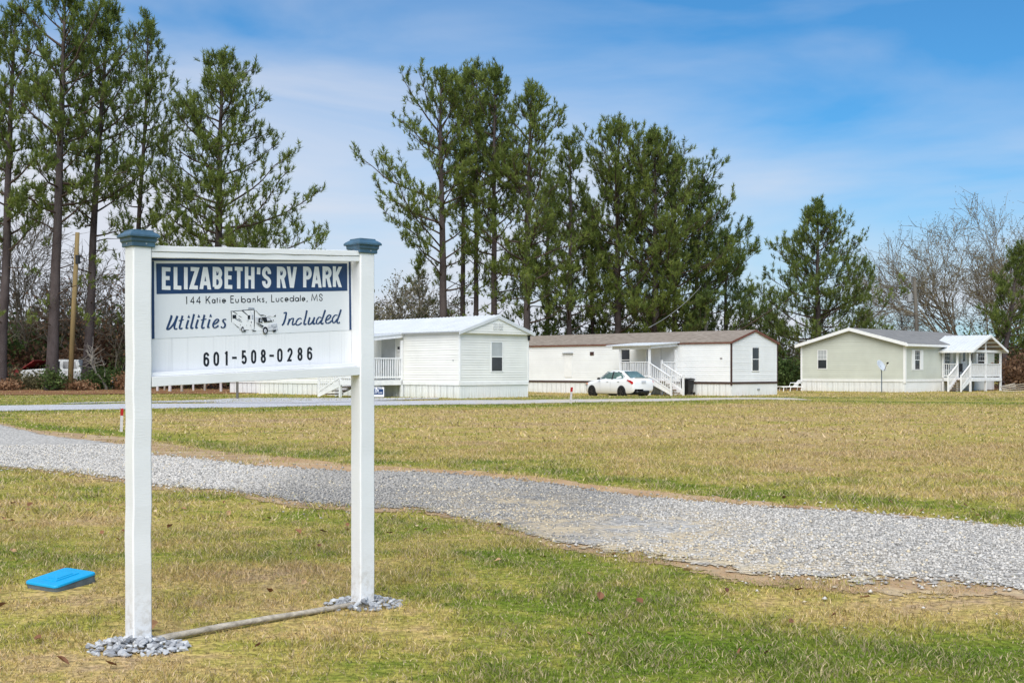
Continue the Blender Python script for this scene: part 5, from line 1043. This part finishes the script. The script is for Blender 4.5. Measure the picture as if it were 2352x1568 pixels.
def chaise(px_, d, rz):
    x = PX(px_, d); t = empty('lawn_lounger', (x, d, gzf(x, d)), rz, 'white plastic reclining lounger on the grass beside the green home', 'lounger')
    for i in range(11): MB().box((-.95+i*.10, -.3, .30), (-.87+i*.10, .3, .335)).build('slat', 'lawn_plastic', t)
    for i in range(6):
        a = math.radians(48); x0_, z0 = .16+i*.10*math.cos(a), .34+i*.10*math.sin(a); MB().hexa([(x0_,-.3,z0-.02),(x0_+.05,-.3,z0+.03),(x0_+.05,.3,z0+.03),(x0_,.3,z0-.02),(x0_-.02,-.3,z0),(x0_+.03,-.3,z0+.05),(x0_+.03,.3,z0+.05),(x0_-.02,.3,z0)]).build('back_slat', 'lawn_plastic', t)
    for s_ in (-1, 1):
        MB().box((-.98, s_*.33-.03, .27), (.6, s_*.33+.03, .34)).build('side_rail', 'lawn_plastic', t); MB().tube([(-.1, s_*.34, .34), (-.02, s_*.34, .56), (.42, s_*.34, .56), (.55, s_*.34, .33)], .028, 6).build('armrest', 'lawn_plastic', t)
        for x0_ in (-.8, -.3, .5): MB().tube([(x0_, s_*.31, .28), (x0_-.05, s_*.33, .0)], .03, 6).build('leg', 'lawn_plastic', t)
chaise(1821, 83.5, math.radians(12))
ys = (PX(866, 46.5), 46.5); yg = empty('yard_sign', (ys[0], ys[1], gzf(*ys)), math.radians(4), 'small white and navy for rent sign by the sign post', 'yard sign')
zb_ = PZ(911, 46.5)-gzf(*ys); zt_ = PZ(889, 46.5)-gzf(*ys); wv_ = .265
MB().box((-wv_, 0, zb_), (wv_, .012, zt_)).build('sign_face', 'white_print', yg); hh = zt_-zb_
MB().box((-wv_+.02, -.004, zb_+hh*.24), (wv_-.03, -.001, zb_+hh*.82)).build('navy_field', 'navy_vinyl', yg)
for s_ in (-1, 1): MB().tube([(s_*.2, .018, -.15), (s_*.2, .018, zb_+.1)], .006, 6).build('wire_leg', 'galv_grey', yg)
def yard_text(s, cx, z, h, w_, th, mat):
    n = len(s); cw = w_/n; mb = MB()
    for i, ch in enumerate(s):
        if ch == ' ': continue
        xa = cx-w_/2+i*cw
        for si, st_ in enumerate(GLY.get(ch, GL.get(ch, []))):
            for p in stroke([(xa+cw*.12+q[0]*cw*.66, z+q[1]*h) for q in st_], th): mb.add([(q[0], -.006-si*.0003, q[1]) for q in p], [[0, 1, 2, 3]])
    return mb
GLY = {'F': [[(0,0),(0,1),(1,1)], [(0,.52),(.8,.52)]], 'N': [[(0,0),(0,1),(1,0),(1,1)]], 'C': GL['c'], 'D': [[(0,0),(0,1),(.5,1)]+arc(.5,.5,.5,.5,90,-90)+[(0,0)]], 'W': [[(0,1),(.25,0),(.5,.8),(.75,0),(1,1)]], 'G': [arc(.5,.5,.5,.5,40,340)+[(1,.5),(.6,.5)]]}
yard_text('FOR RENT', 0, zb_+hh*.86, hh*.10, .40, .008, 0).build('sign_lettering', 'navy_vinyl', yg)['kind'] = 'stuff'
yard_text('COLDWELL BANKER', 0, zb_+hh*.40, hh*.07, .40, .006, 0).build('sign_lettering', 'white_print', yg)['kind'] = 'stuff'
mb = yard_text('C', -.02, zb_+hh*.54, hh*.24, .13, .02, 0); mb2 = yard_text('B', .03, zb_+hh*.55, hh*.2, .10, .016, 0)
mb.build('emblem_letter', 'white_print', yg); mb2.build('emblem_letter', 'white_print', yg)
yy_ = [(2318,80.5,.5,.25),(2332,82,.8,-.4)]
for px_, d, L_, rz in yy_:
    x = PX(px_, d); t = empty('timber_debris', (x, d, gzf(x, d)), rz, 'pale broken boards piled beyond the green home porch', 'debris', 'broken boards beyond the porch')
    for i in range(4): MB().hexa([(-L_,-.1+i*.07,.02+i*.1),(L_,-.1+i*.05,.05+i*.16),(L_,.06+i*.05,.05+i*.16),(-L_,.06+i*.07,.02+i*.1),(-L_,-.1+i*.07,.06+i*.1),(L_,-.1+i*.05,.09+i*.16),(L_,.06+i*.05,.09+i*.16),(-L_,.06+i*.07,.06+i*.1)]).build('board', 'driftwood', t)
# ------------------------------------------------------------------ trees and brush
rt = np.random.default_rng(3)
def vec(*a): return np.array(a, float)
def nrm(v): return v/(np.linalg.norm(v)+1e-9)
class Tubes:
    def __init__(s): s.V = []; s.Fq = []; s.n = 0
    def add(s, pts, rad, n=4):
        pts = np.asarray(pts); m = len(pts); d = np.gradient(pts, axis=0); d /= np.linalg.norm(d, axis=1)[:, None]+1e-9
        ref = np.where(np.abs(d[:, 2:3]) < .85, vec(0, 0, 1)[None], vec(1, 0, 0)[None]); a = np.cross(ref, d); a /= np.linalg.norm(a, axis=1)[:, None]+1e-9; b = np.cross(d, a)
        t = np.arange(n)*2*np.pi/n; rad = np.asarray(rad)[:, None, None]
        v = pts[:, None]+rad*(a[:, None]*np.cos(t)[None, :, None]+b[:, None]*np.sin(t)[None, :, None])
        i = np.arange(m-1)[:, None]*n; k_ = np.arange(n)[None]; k2 = (k_+1) % n
        s.Fq.append((np.stack([i+k_, i+k2, i+n+k2, i+n+k_], -1)+s.n).reshape(-1, 4)); s.V.append(v.reshape(-1, 3)); s.n += m*n
    def build(s, name, mat, parent, smooth=True):
        me = polymesh(name, np.concatenate(s.V), np.concatenate(s.Fq), 4, mat, None, smooth); return link(name, me, parent)
def tufts(P, D, L, nn, wid, cone=1.1, rbase=None):
    """needle tufts at points P pointing along D"""
    n = len(P); D = D/np.linalg.norm(D, axis=1)[:, None]
    a = rt.normal(size=(n, nn, 3)); a -= (a*D[:, None]).sum(-1, keepdims=True)*D[:, None]; a /= np.linalg.norm(a, axis=-1, keepdims=True)+1e-9
    th = rt.uniform(.05, cone, (n, nn, 1)); dr = D[:, None]*np.cos(th)+a*np.sin(th)
    st = P[:, None]+D[:, None]*(rt.uniform(-.5, .45, (n, nn, 1))*L[:, None, None]); ln = L[:, None, None]*rt.uniform(.65, 1.1, (n, nn, 1))
    sd = np.cross(dr, rt.normal(size=(n, nn, 3))); sd /= np.linalg.norm(sd, axis=-1, keepdims=True)+1e-9
    w_ = wid*rt.uniform(.7, 1.3, (n, nn, 1)); tip = st+dr*ln
    V_ = np.stack([st-sd*w_*.5, st+sd*w_*.5, tip], 2).reshape(-1, 3)
    r = np.repeat(np.clip((rbase if rbase is not None else rt.random(n))+rt.normal(0, .10, n), 0, 1), nn); r = np.clip(r+rt.normal(0, .13, len(r)), 0, 1)
    return V_, r
def pine(px_base, px_top, py_top, d, cb, spread, label, group, seed, trunk_r=None, shape='cone', nb=64, mat='needles', dens=1.0, dead=6, side=None, bright=0.):
    global rt
    rt = np.random.default_rng(seed); py_top += 14
    X0 = PX(px_base, d); z0 = gzf(X0, d); X1 = PX(px_top, d); H = PZ(py_top, d)-z0
    t = empty('pine_tree', (X0, d, z0), 0, label, 'pine tree', group)
    tr = trunk_r or H*.0125; K = 14; zz = np.linspace(0, 1, K); wob = np.cumsum(rt.normal(0, .06, (K, 2)), 0)*zz[:, None]*(1-zz[:, None])*2
    tp = np.stack([(X1-X0)*zz**1.1+wob[:, 0], wob[:, 1], H*zz], -1); tp[0, 2] = -.3
    rad = tr*(1-zz)**.75*.95+.025; rad[0] = tr*1.35; rad[1] = tr*1.02
    T_ = Tubes(); T_.add(tp, rad, 10); T_.build('trunk', 'pine_bark', t)
    at = lambda f: np.array([np.interp(f, zz, tp[:, i]) for i in range(3)])
    B_ = Tubes(); P, D, LL, RB = [], [], [], []
    up = vec(0, 0, 1); nb = int(nb*.66)
    def tip(p, d_, u_, k_=1):
        P.append(p); D.append(d_*.45+up*rt.uniform(.45, 1.1)+rt.normal(0, .18, 3)); LL.append(rt.uniform(.27, .42)); RB.append(.18+.42*rt.random()+.20*(1-u_)*rt.random()+bright)
    def lerp(pts, s_, q): return np.array([np.interp(q, s_, pts[:, k_]) for k_ in range(3)])
    for i in range(nb):
        u = (i+rt.random())/nb; f = cb+(1-cb)*u**.9*.97
        if shape == 'cone': prof = (1-u)**.95*.98+.05
        elif shape == 'broad': prof = (1-u)**.72*.95+.10
        else: prof = .42*(1-u)**.5+.52*math.sin(math.pi*min(1, u*.95+.12))**.8+.08
        Ls = spread*prof*(rt.uniform(.62, 1.18) if shape != 'tall' else rt.uniform(.45, 1.15)); az = i*2.399+rt.uniform(-.7, .7)
        if side is not None and math.cos(az-side) > .3: Ls *= 1.25
        el = math.radians(2+rt.uniform(-10, 16)+38*u**1.5) if shape != 'tall' else math.radians(6+rt.uniform(-12, 22)+46*u**1.3)
        base = at(f); h = vec(math.cos(az), math.sin(az), 0); m = 7; s_ = np.linspace(0, 1, m)
        Ls = max(.35, min(Ls, (H*1.0-.45-base[2])/max(.2, math.sin(el)+.30)))
        sag = rt.uniform(-.10, .16); curve = (math.sin(el)*s_+sag*s_+.24*s_**2.2)*Ls; hor = (math.cos(el)*s_)*Ls
        sidev = np.cross(h, up); kink = np.cumsum(rt.normal(0, .05, m))*Ls*s_; kz = np.cumsum(rt.normal(0, .03, m))*Ls*s_
        bp = base[None]+h[None]*hor[:, None]+up[None]*(curve+kz)[:, None]+sidev[None]*kink[:, None]
        r0 = max(.016, min(.085, tr*.30*(.35+Ls/spread*.65))); B_.add(bp, r0*(1-s_*.80), 4)
        ns = max(4, int((3.2+Ls*1.9)*dens))
        for j in range(ns):
            q = min(1, .24+.78*((j+rt.random())/ns)); o = lerp(bp, s_, q); k0 = int(min(q, .99)*6); bd = nrm(bp[k0+1]-bp[k0])
            a = rt.normal(size=3); a -= a.dot(bd)*bd; a = nrm(nrm(a)+sidev*(.7 if j % 2 else -.7)+up*.25); ang = math.radians(rt.uniform(25, 68))
            sd = nrm(bd*math.cos(ang)+a*math.sin(ang)); sl_ = (.42+.36*Ls*(1.15-q))*rt.uniform(.45, 1.15)
            m2 = 4; s2 = np.linspace(0, 1, m2); sp_ = o[None]+sd[None]*(s2*sl_)[:, None]+up[None]*(.22*s2**2*sl_)[:, None]+np.cumsum(rt.normal(0, .05*sl_, (m2, 3)), 0)*s2[:, None]
            B_.add(sp_, .020*(1-s2*.65), 3); nk = 2+int(sl_*3.1)
            for c_ in range(nk):
                q2 = min(1, .32+.70*(c_+rt.random())/nk); o2 = lerp(sp_, s2, q2); d2 = nrm(sd+rt.normal(0, .55, 3)+up*.35); l2 = rt.uniform(.12, .42); e2 = o2+d2*l2
                B_.add(np.stack([o2, e2]), [.011, .007], 3); tip(e2, d2, u)
        for c_ in range(3): tip(bp[-1]+rt.normal(0, .12, 3), h, u)
    for i in range(10): P.append(at(.975)+rt.normal(0, .16, 3)*vec(1, 1, 1.2)); D.append(up+rt.normal(0, .3, 3)); LL.append(.36); RB.append(.4)
    for i in range(dead):                                   # broken dead limbs on the bare trunk
        f = rt.uniform(cb*.35, cb); az = rt.uniform(0, 6.28); base = at(f); L_ = rt.uniform(.5, 2.6); h = vec(math.cos(az), math.sin(az), rt.uniform(.05, .75)); s_ = np.linspace(0, 1, 5)
        bp = base[None]+h[None]*(s_*L_)[:, None]+np.cumsum(rt.normal(0, .05, (5, 3)), 0); B_.add(bp, .045*(1-s_*.8), 4)
        if rt.random() < .5:
            for a in range(7): P.append(bp[4]+rt.normal(0, .22, 3)); D.append(h*.4+up*.6+rt.normal(0, .3, 3)); LL.append(.3); RB.append(.5+.3*rt.random())
    B_.build('limbs', 'twig', t)
    V_, r = tufts(np.array(P), np.array(D), np.array(LL), 18, .050, 1.25, np.array(RB))
    cr_ = link('crown', polymesh('crown', V_, np.arange(len(V_)), 3, mat, {'rnd': ('FACE', r)}), t)
    return t
GLF = 'pines at the left wood edge'; GC = 'pines behind the white homes'
pine(2, 36, 2, 71, .34, 3.3, 'tall pine leaning a little with derelict red truck behind it', GLF, 101, .29, 'tall', 62, dens=1.0)
pine(118, 150, -48, 70, .40, 4.6, 'thick trunked tall pine standing before the abandoned white truck', GLF, 102, .33, 'tall', 78, dens=1.05, dead=9)
pine(198, 252, 2, 73, .40, 3.9, 'tall pine leaning beside the yellow timber pole', GLF, 103, .27, 'tall', 66, dead=9)
pine(299, 340, 26, 80, .36, 3.6, 'slender pine rising behind the sign post cap', GLF, 104, .20, 'tall', 60, dead=5)
pine(484, 513, 112, 76, .26, 5.5, 'broad open grown pine with wide low limbs behind the sign top', GLF, 105, .30, 'broad', 92, dens=1.15, side=0.0, bright=.05)
pine(1019, 1014, 152, 86, .30, 5.9, 'pine with long low limbs reaching toward the sign', GC, 111, .33, 'tall', 66, side=math.pi, bright=.10, dens=1.0)
pine(1063, 1074, 148, 90, .50, 3.0, 'slim bare trunked pine in the clump behind the metal roofed home', GC, 112, .22, 'tall', 46, bright=.06)
pine(1089, 1094, 140, 88, .52, 3.0, 'slim bare trunked pine next to the stout pine by the metal roof peak', GC, 113, .21, 'tall', 46, bright=.06)
pine(1135, 1138, 143, 86, .30, 3.9, 'stout tall pine rising behind the metal roof peak', GC, 114, .26, 'tall', 80)
pine(1207, 1222, 186, 84, .22, 4.4, 'tall pine behind the gap between the two white homes', GC, 115, .27, 'tall', 84, bright=.06)
pine(1306, 1309, 300, 90, .22, 5.2, 'medium pine with slim trunk behind the brown roof left end', GC, 116, .22, 'cone', 74, bright=.04)
pine(1420, 1423, 268, 91, .16, 6.0, 'dense pine reaching highest above the brown roofed home', GC, 117, .30, 'tall', 92, bright=.06)
pine(1507, 1505, 294, 91, .14, 6.2, 'dense twin pine over the porch of the brown roofed home', GC, 118, .30, 'tall', 92, bright=.06)
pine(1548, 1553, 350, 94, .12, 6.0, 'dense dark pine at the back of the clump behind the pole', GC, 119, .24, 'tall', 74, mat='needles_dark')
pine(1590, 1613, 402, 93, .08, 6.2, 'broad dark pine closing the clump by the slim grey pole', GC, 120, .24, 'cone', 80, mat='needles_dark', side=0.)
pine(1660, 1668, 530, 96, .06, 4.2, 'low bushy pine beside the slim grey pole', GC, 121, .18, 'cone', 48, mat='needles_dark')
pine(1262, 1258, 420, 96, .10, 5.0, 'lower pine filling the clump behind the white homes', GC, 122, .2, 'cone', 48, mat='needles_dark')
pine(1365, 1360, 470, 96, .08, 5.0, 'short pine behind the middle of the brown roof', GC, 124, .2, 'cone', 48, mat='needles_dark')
pine(961, 960, 590, 93, .18, 1.9, 'small thin pine beside the bare shrubs past the sign', GC, 123, .09, 'cone', 26, bright=.08)
pine(1884, 1878, 452, 98, .13, 6.8, 'lone conical pine standing behind the pale green home', None, 130, .26, 'cone', 105, dens=1.05)
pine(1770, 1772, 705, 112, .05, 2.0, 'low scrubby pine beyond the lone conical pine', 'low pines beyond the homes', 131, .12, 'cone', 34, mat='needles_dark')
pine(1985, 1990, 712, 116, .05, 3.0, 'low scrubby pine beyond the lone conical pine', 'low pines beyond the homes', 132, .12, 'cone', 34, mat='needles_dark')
pine(2300, 2342, 556, 92, .22, 2.8, 'pine with reddish forked trunk beside the bare tree', None, 133, .22, 'cone', 46, mat='needles')
pine(-70, -60, 60, 76, .36, 3.6, 'pine at the far end of the left row', GLF, 134, .3, 'tall', 50)

def bare_tree(px_, d, H, spread, label, group, seed, mat='grey_bark', name='bare_tree', trunks=1, lev=4, leaf=None, leafn=0, r0=None, el0=65, twist=.10, leafs=.1):
    R_ = np.random.default_rng(seed); X0 = PX(px_, d); z0 = gzf(X0, d); t = empty(name, (X0, d, z0), 0, label, 'tree', group)
    TB, BR = Tubes(), Tubes(); tips = []
    def grow(p, dr, L, r, l):
        m = 5 if l < 2 else 3; pts = [p]; v = dr.copy()
        for i in range(m):
            v = nrm(v+R_.normal(0, twist, 3)+vec(0, 0, .05 if l else .02)); pts.append(pts[-1]+v*L/m)
        s_ = np.linspace(0, 1, m+1); (TB if l == 0 else BR).add(np.array(pts), r*(1-s_*.62), (8, 5, 4, 3, 3, 3)[l])
        if l >= lev: tips.extend(pts[1:]); return
        nch = (7, 6, 5, 3, 3)[l]
        for c_ in range(nch):
            q = .30+.70*(c_+R_.random())/nch; o = np.array([np.interp(q, s_, np.array(pts)[:, k_]) for k_ in range(3)])
            a = R_.normal(size=3); a -= a.dot(v)*v; a = nrm(a); ang = math.radians(R_.uniform(22, 52)); nd = nrm(v*math.cos(ang)+a*math.sin(ang))
            if l == 0: nd = nrm(nd*vec(1.2*spread, 1.2*spread, 1))
            grow(o, nd, L*R_.uniform(.45, .68), max(.021, r*.52*(1-q*.4)), l+1)
    for k_ in range(trunks):
        az = R_.uniform(0, 6.28); e = math.radians(el0+R_.uniform(-6, 12) if trunks > 1 else 86)
        grow(vec(R_.normal(0, .15), R_.normal(0, .15), -.2), nrm(vec(math.cos(az)*math.cos(e), math.sin(az)*math.cos(e), math.sin(e))), H*.62*R_.uniform(.85, 1.05), (r0 or H*.012), 0)
    TB.build('trunk', mat, t); BR.build('branches', mat, t)
    if leaf and leafn:
        tips = np.array(tips); n = leafn; P = tips[R_.integers(0, len(tips), n)]+R_.normal(0, .12, (n, 3)); a = R_.normal(size=(n, 3)); b = R_.normal(size=(n, 3)); a /= np.linalg.norm(a, axis=1)[:, None]; b /= np.linalg.norm(b, axis=1)[:, None]
        V_ = np.stack([P-a*leafs*.5, P+b*leafs*.4, P+a*leafs*.5, P-b*leafs*.4], 1).reshape(-1, 3); link('crown', polymesh('crown', V_, np.arange(n*4), 4, leaf, {'rnd': ('FACE', R_.random(n))}), t)
    return t
bare_tree(2240, 106, 15.6, 1.0, 'large leafless multi stemmed tree behind the green home porch', None, 201, 'mossy_bark', trunks=7, lev=4, leaf='leaf_olive', leafn=15000, r0=.16, el0=64, leafs=.12)
bare_tree(2400, 112, 14, 1.0, 'leafless tree at the end of the row past the green home', None, 202, 'grey_bark', trunks=3, lev=4, leaf='leaf_olive', leafn=2500, r0=.14)
GB = 'leafless trees in the left wood'
bare_tree(40, 82, 13, 1.1, 'leafless hardwood with spreading limbs between the left pines', GB, 203, 'grey_bark', trunks=2, lev=4, r0=.13, el0=62)
bare_tree(165, 86, 11, 1.1, 'smaller leafless hardwood behind the yellow timber pole', GB, 204, 'grey_bark', trunks=2, lev=4, r0=.11)
bare_tree(255, 80, 8.5, .9, 'small tree with rusty dead leaves beside the sign post', GB, 205, 'grey_bark', trunks=3, lev=3, leaf='leaf_rust', leafn=1800, r0=.06, leafs=.16)
bare_tree(243, 72.5, 4.2, .8, 'pale crooked sapling trunk at the edge of the left wood', None, 206, 'pale_bark', 'sapling', lev=2, r0=.10, twist=.34)
bare_tree(893, 88, 7.5, 1.0, 'thin leafless shrub tree with olive buds past the sign', 'scrub trees past the sign', 207, 'grey_bark', trunks=3, lev=3, leaf='leaf_olive', leafn=2600, r0=.06, leafs=.17)
bare_tree(940, 92, 8.5, 1.0, 'thin leafless shrub tree with olive buds past the sign', 'scrub trees past the sign', 208, 'pale_bark', trunks=3, lev=3, leaf='leaf_olive', leafn=2600, r0=.06, leafs=.17)
bare_tree(985, 90, 6.0, 1.0, 'thin leafless shrub tree with olive buds past the sign', 'scrub trees past the sign', 209, 'grey_bark', trunks=3, lev=3, leaf='leaf_olive', leafn=2200, r0=.05, leafs=.17)
bare_tree(560, 92, 8.5, 1.0, 'leafless tree hidden behind the sign board', None, 210, 'grey_bark', trunks=2, lev=3, r0=.08)
bare_tree(2070, 118, 9.5, 1.0, 'faint leafless tree beyond the green home roof', 'faint trees beyond the roofs', 211, 'grey_bark', trunks=3, lev=3, leaf='leaf_grey', leafn=1500, r0=.07, leafs=.16)
bare_tree(1735, 118, 8, 1.0, 'faint leafless tree beyond the brown roof end', 'faint trees beyond the roofs', 212, 'grey_bark', trunks=3, lev=3, leaf='leaf_grey', leafn=900, r0=.07, leafs=.16)

def bush(px_, d, w_, H, mat, label, group, seed, n=1100, ls=.15):
    R_ = np.random.default_rng(seed); X0 = PX(px_, d); z0 = gzf(X0, d); t = empty('bush', (X0, d, z0), 0, label, 'bush', group)
    S_ = Tubes(); nst = 9; ctr = []
    for i in range(nst):
        az = R_.uniform(0, 6.28); e = vec(math.cos(az)*w_*.42*R_.random(), math.sin(az)*w_*.42*R_.random(), H*R_.uniform(.5, .95)); s_ = np.linspace(0, 1, 5); bp = vec(e[0]*.2, e[1]*.2, -.1)[None]*(1-s_)[:, None]+e[None]*s_[:, None]+np.cumsum(R_.normal(0, .05*H, (5, 3)), 0)*.4
        S_.add(bp, .028*(1-s_*.7), 4); ctr += [bp[2], bp[3], bp[4]]
    S_.build('stem', 'twig', t); ctr = np.array(ctr); cl = ctr[R_.integers(0, len(ctr), n)]
    P = cl+R_.normal(0, 1, (n, 3))*vec(w_*.17, w_*.17, H*.15); P[:, 2] = np.abs(P[:, 2]-.02)
    a = R_.normal(size=(n, 3)); b = R_.normal(size=(n, 3)); a /= np.linalg.norm(a, axis=1)[:, None]; b -= (a*b).sum(1, keepdims=True)*a; b /= np.linalg.norm(b, axis=1)[:, None]; l = ls*R_.uniform(.5, 1.4, (n, 1))
    V_ = np.stack([P-a*l*.6, P+b*l*.35, P+a*l*.6, P-b*l*.35], 1).reshape(-1, 3)
    rr_ = np.clip(R_.random(n)*.7+.3*np.sin(P[:, 0]*2.3+P[:, 2]*1.9)*.5+.15, 0, 1)
    link('crown', polymesh('crown', V_, np.arange(n*4), 4, mat, {'rnd': ('FACE', rr_)}), t); return t
LB = {'leaf_green': 'dark green leafy bush in the left undergrowth', 'leaf_brown': 'bush smothered in dead brown vines under the left pines', 'leaf_olive': 'olive scrubby bush in the left undergrowth', 'leaf_rust': 'rust coloured dead bush in the left undergrowth'}
rb = random.Random(21); i = 0
for px_ in range(-60, 860, 26):                             # tall back row
    for row in (0, 1):
        m_ = rb.choice(['leaf_green', 'leaf_brown', 'leaf_brown', 'leaf_olive', 'leaf_green']) if px_ < 330 else rb.choice(['leaf_green', 'leaf_olive', 'leaf_brown'])
        d = (83, 90)[row]+rb.uniform(-2, 2); H = (rb.uniform(2.4, 4.0), rb.uniform(3.4, 5.6))[row]
        if 60 < px_ < 200 and row == 0: H = rb.uniform(2.2, 3.0); d = 84
        bush(px_+rb.uniform(-10, 10), d, H*1.1, H, m_, LB[m_].replace('left undergrowth', 'tall undergrowth row') if row else LB[m_], 'undergrowth bushes of the left wood', 300+i, 1800, .24+.08*row); i += 1
for px_, d, w_, H, m_ in ((5,72,2.2,1.5,'leaf_olive'),(45,73,2.4,1.2,'leaf_olive'),(92,73,2.0,1.0,'leaf_olive'),(122,69.5,1.3,1.35,'leaf_green'),(150,72,1.6,.8,'leaf_olive'),(200,72,2.2,1.1,'leaf_green'),(232,74,2.0,1.4,'leaf_green'),(262,73,2.2,1.4,'leaf_green'),(285,72,1.6,1.0,'leaf_rust'),(20,70.5,1.6,.6,'leaf_rust'),(180,70.5,1.8,.55,'leaf_rust'),
                       (370,76,2.4,1.8,'leaf_brown'),(400,75,2.2,1.5,'leaf_brown'),(430,76,2.4,1.8,'leaf_green'),(465,75,2.2,1.5,'leaf_brown'),(500,74,2.4,1.6,'leaf_brown'),(525,76,2.4,2.0,'leaf_green')):
    bush(px_, d, w_, H, m_, 'low '+LB[m_].replace('left undergrowth', 'brush edging the lawn').replace('under the left pines', 'edging the lawn'), 'low brush along the wood edge', 300+i, 900, .13); i += 1
for px_, d, w_, H, m_, lab in ((1795,92,2.6,2.6,'leaf_green','leafy bush between the two right homes'),(1825,100,3.0,1.9,'leaf_green','leafy bush between the two right homes'),(1790,104,2.5,4.4,'leaf_olive','olive scrub between the two right homes'),(1835,106,2.5,4.0,'leaf_olive','olive scrub between the two right homes'),
                           (2335,88,3,2.4,'leaf_brown','brown brush past the green home porch'),(2365,92,4,3.2,'leaf_brown','brown brush past the green home porch'),(2320,96,4,3.6,'leaf_green','dark green brush behind the green home porch'),(2350,100,5,5.6,'leaf_green','dark green brush behind the green home porch'),(2200,112,6,4.8,'leaf_green','rounded evergreen bush behind the grey shingle roof'),(2265,112,5,4.2,'leaf_green','rounded evergreen bush behind the grey shingle roof'),(2160,116,5,4.2,'leaf_green','rounded evergreen bush behind the grey shingle roof'),
                           (1660,100,5,3.6,'leaf_green','dark bush behind the brown roofed home'),(1712,100,5,4.2,'leaf_green','dark bush behind the brown roofed home'),(1590,99,5,4.4,'leaf_green','dark bush behind the brown roofed home'),(1230,98,5,4.8,'leaf_green','dark bush behind the brown roofed home'),(1300,98,5,4.6,'leaf_green','dark bush behind the brown roofed home'),(1450,98,5,4.6,'leaf_green','dark bush behind the brown roofed home'),(1130,98,5,5.2,'leaf_olive','olive bush behind the metal roofed home'),(1050,98,5,5.6,'leaf_olive','olive bush behind the metal roofed home'),(890,94,4,4.8,'leaf_olive','olive bush behind the metal roofed home'),(940,96,4.5,5.2,'leaf_olive','olive bush behind the metal roofed home'),(1000,96,4.5,4.6,'leaf_green','green bush behind the metal roofed home'),(1380,100,5,4.4,'leaf_olive','olive bush behind the brown roofed home'),(1530,100,5,4.2,'leaf_olive','olive bush behind the brown roofed home')):
    bush(px_, d, w_, H, m_, lab, 'bushes behind the homes', 300+i, 1500, .20); i += 1
# far wood: one mass of scrub along the skyline
R_ = np.random.default_rng(77); n = 52000
x = R_.uniform(-120, 150, n); y = R_.uniform(126, 175, n); hh_ = 3.2+2.2*np.sin(x*.11)+1.6*np.sin(x*.37+2)+1.1*np.sin(x*1.1)+(x < -8)*1.5; z = np.abs(R_.normal(0, .5, n))*np.maximum(hh_, 1.5)
P = np.stack([x, y, z], -1); a = R_.normal(size=(n, 3)); b = R_.normal(size=(n, 3)); a /= np.linalg.norm(a, axis=1)[:, None]; b /= np.linalg.norm(b, axis=1)[:, None]; l = R_.uniform(.2, .55, (n, 1))
V_ = np.stack([P-a*l, P+b*l*.6, P+a*l, P-b*l*.6], 1).reshape(-1, 3)
tag(link('far_woodland', polymesh('far_woodland', V_, np.arange(n*4), 4, 'leaf_grey', {'rnd': ('FACE', R_.random(n))})), 'grey green scrubby woodland along the far skyline', 'woodland', kind='stuff')
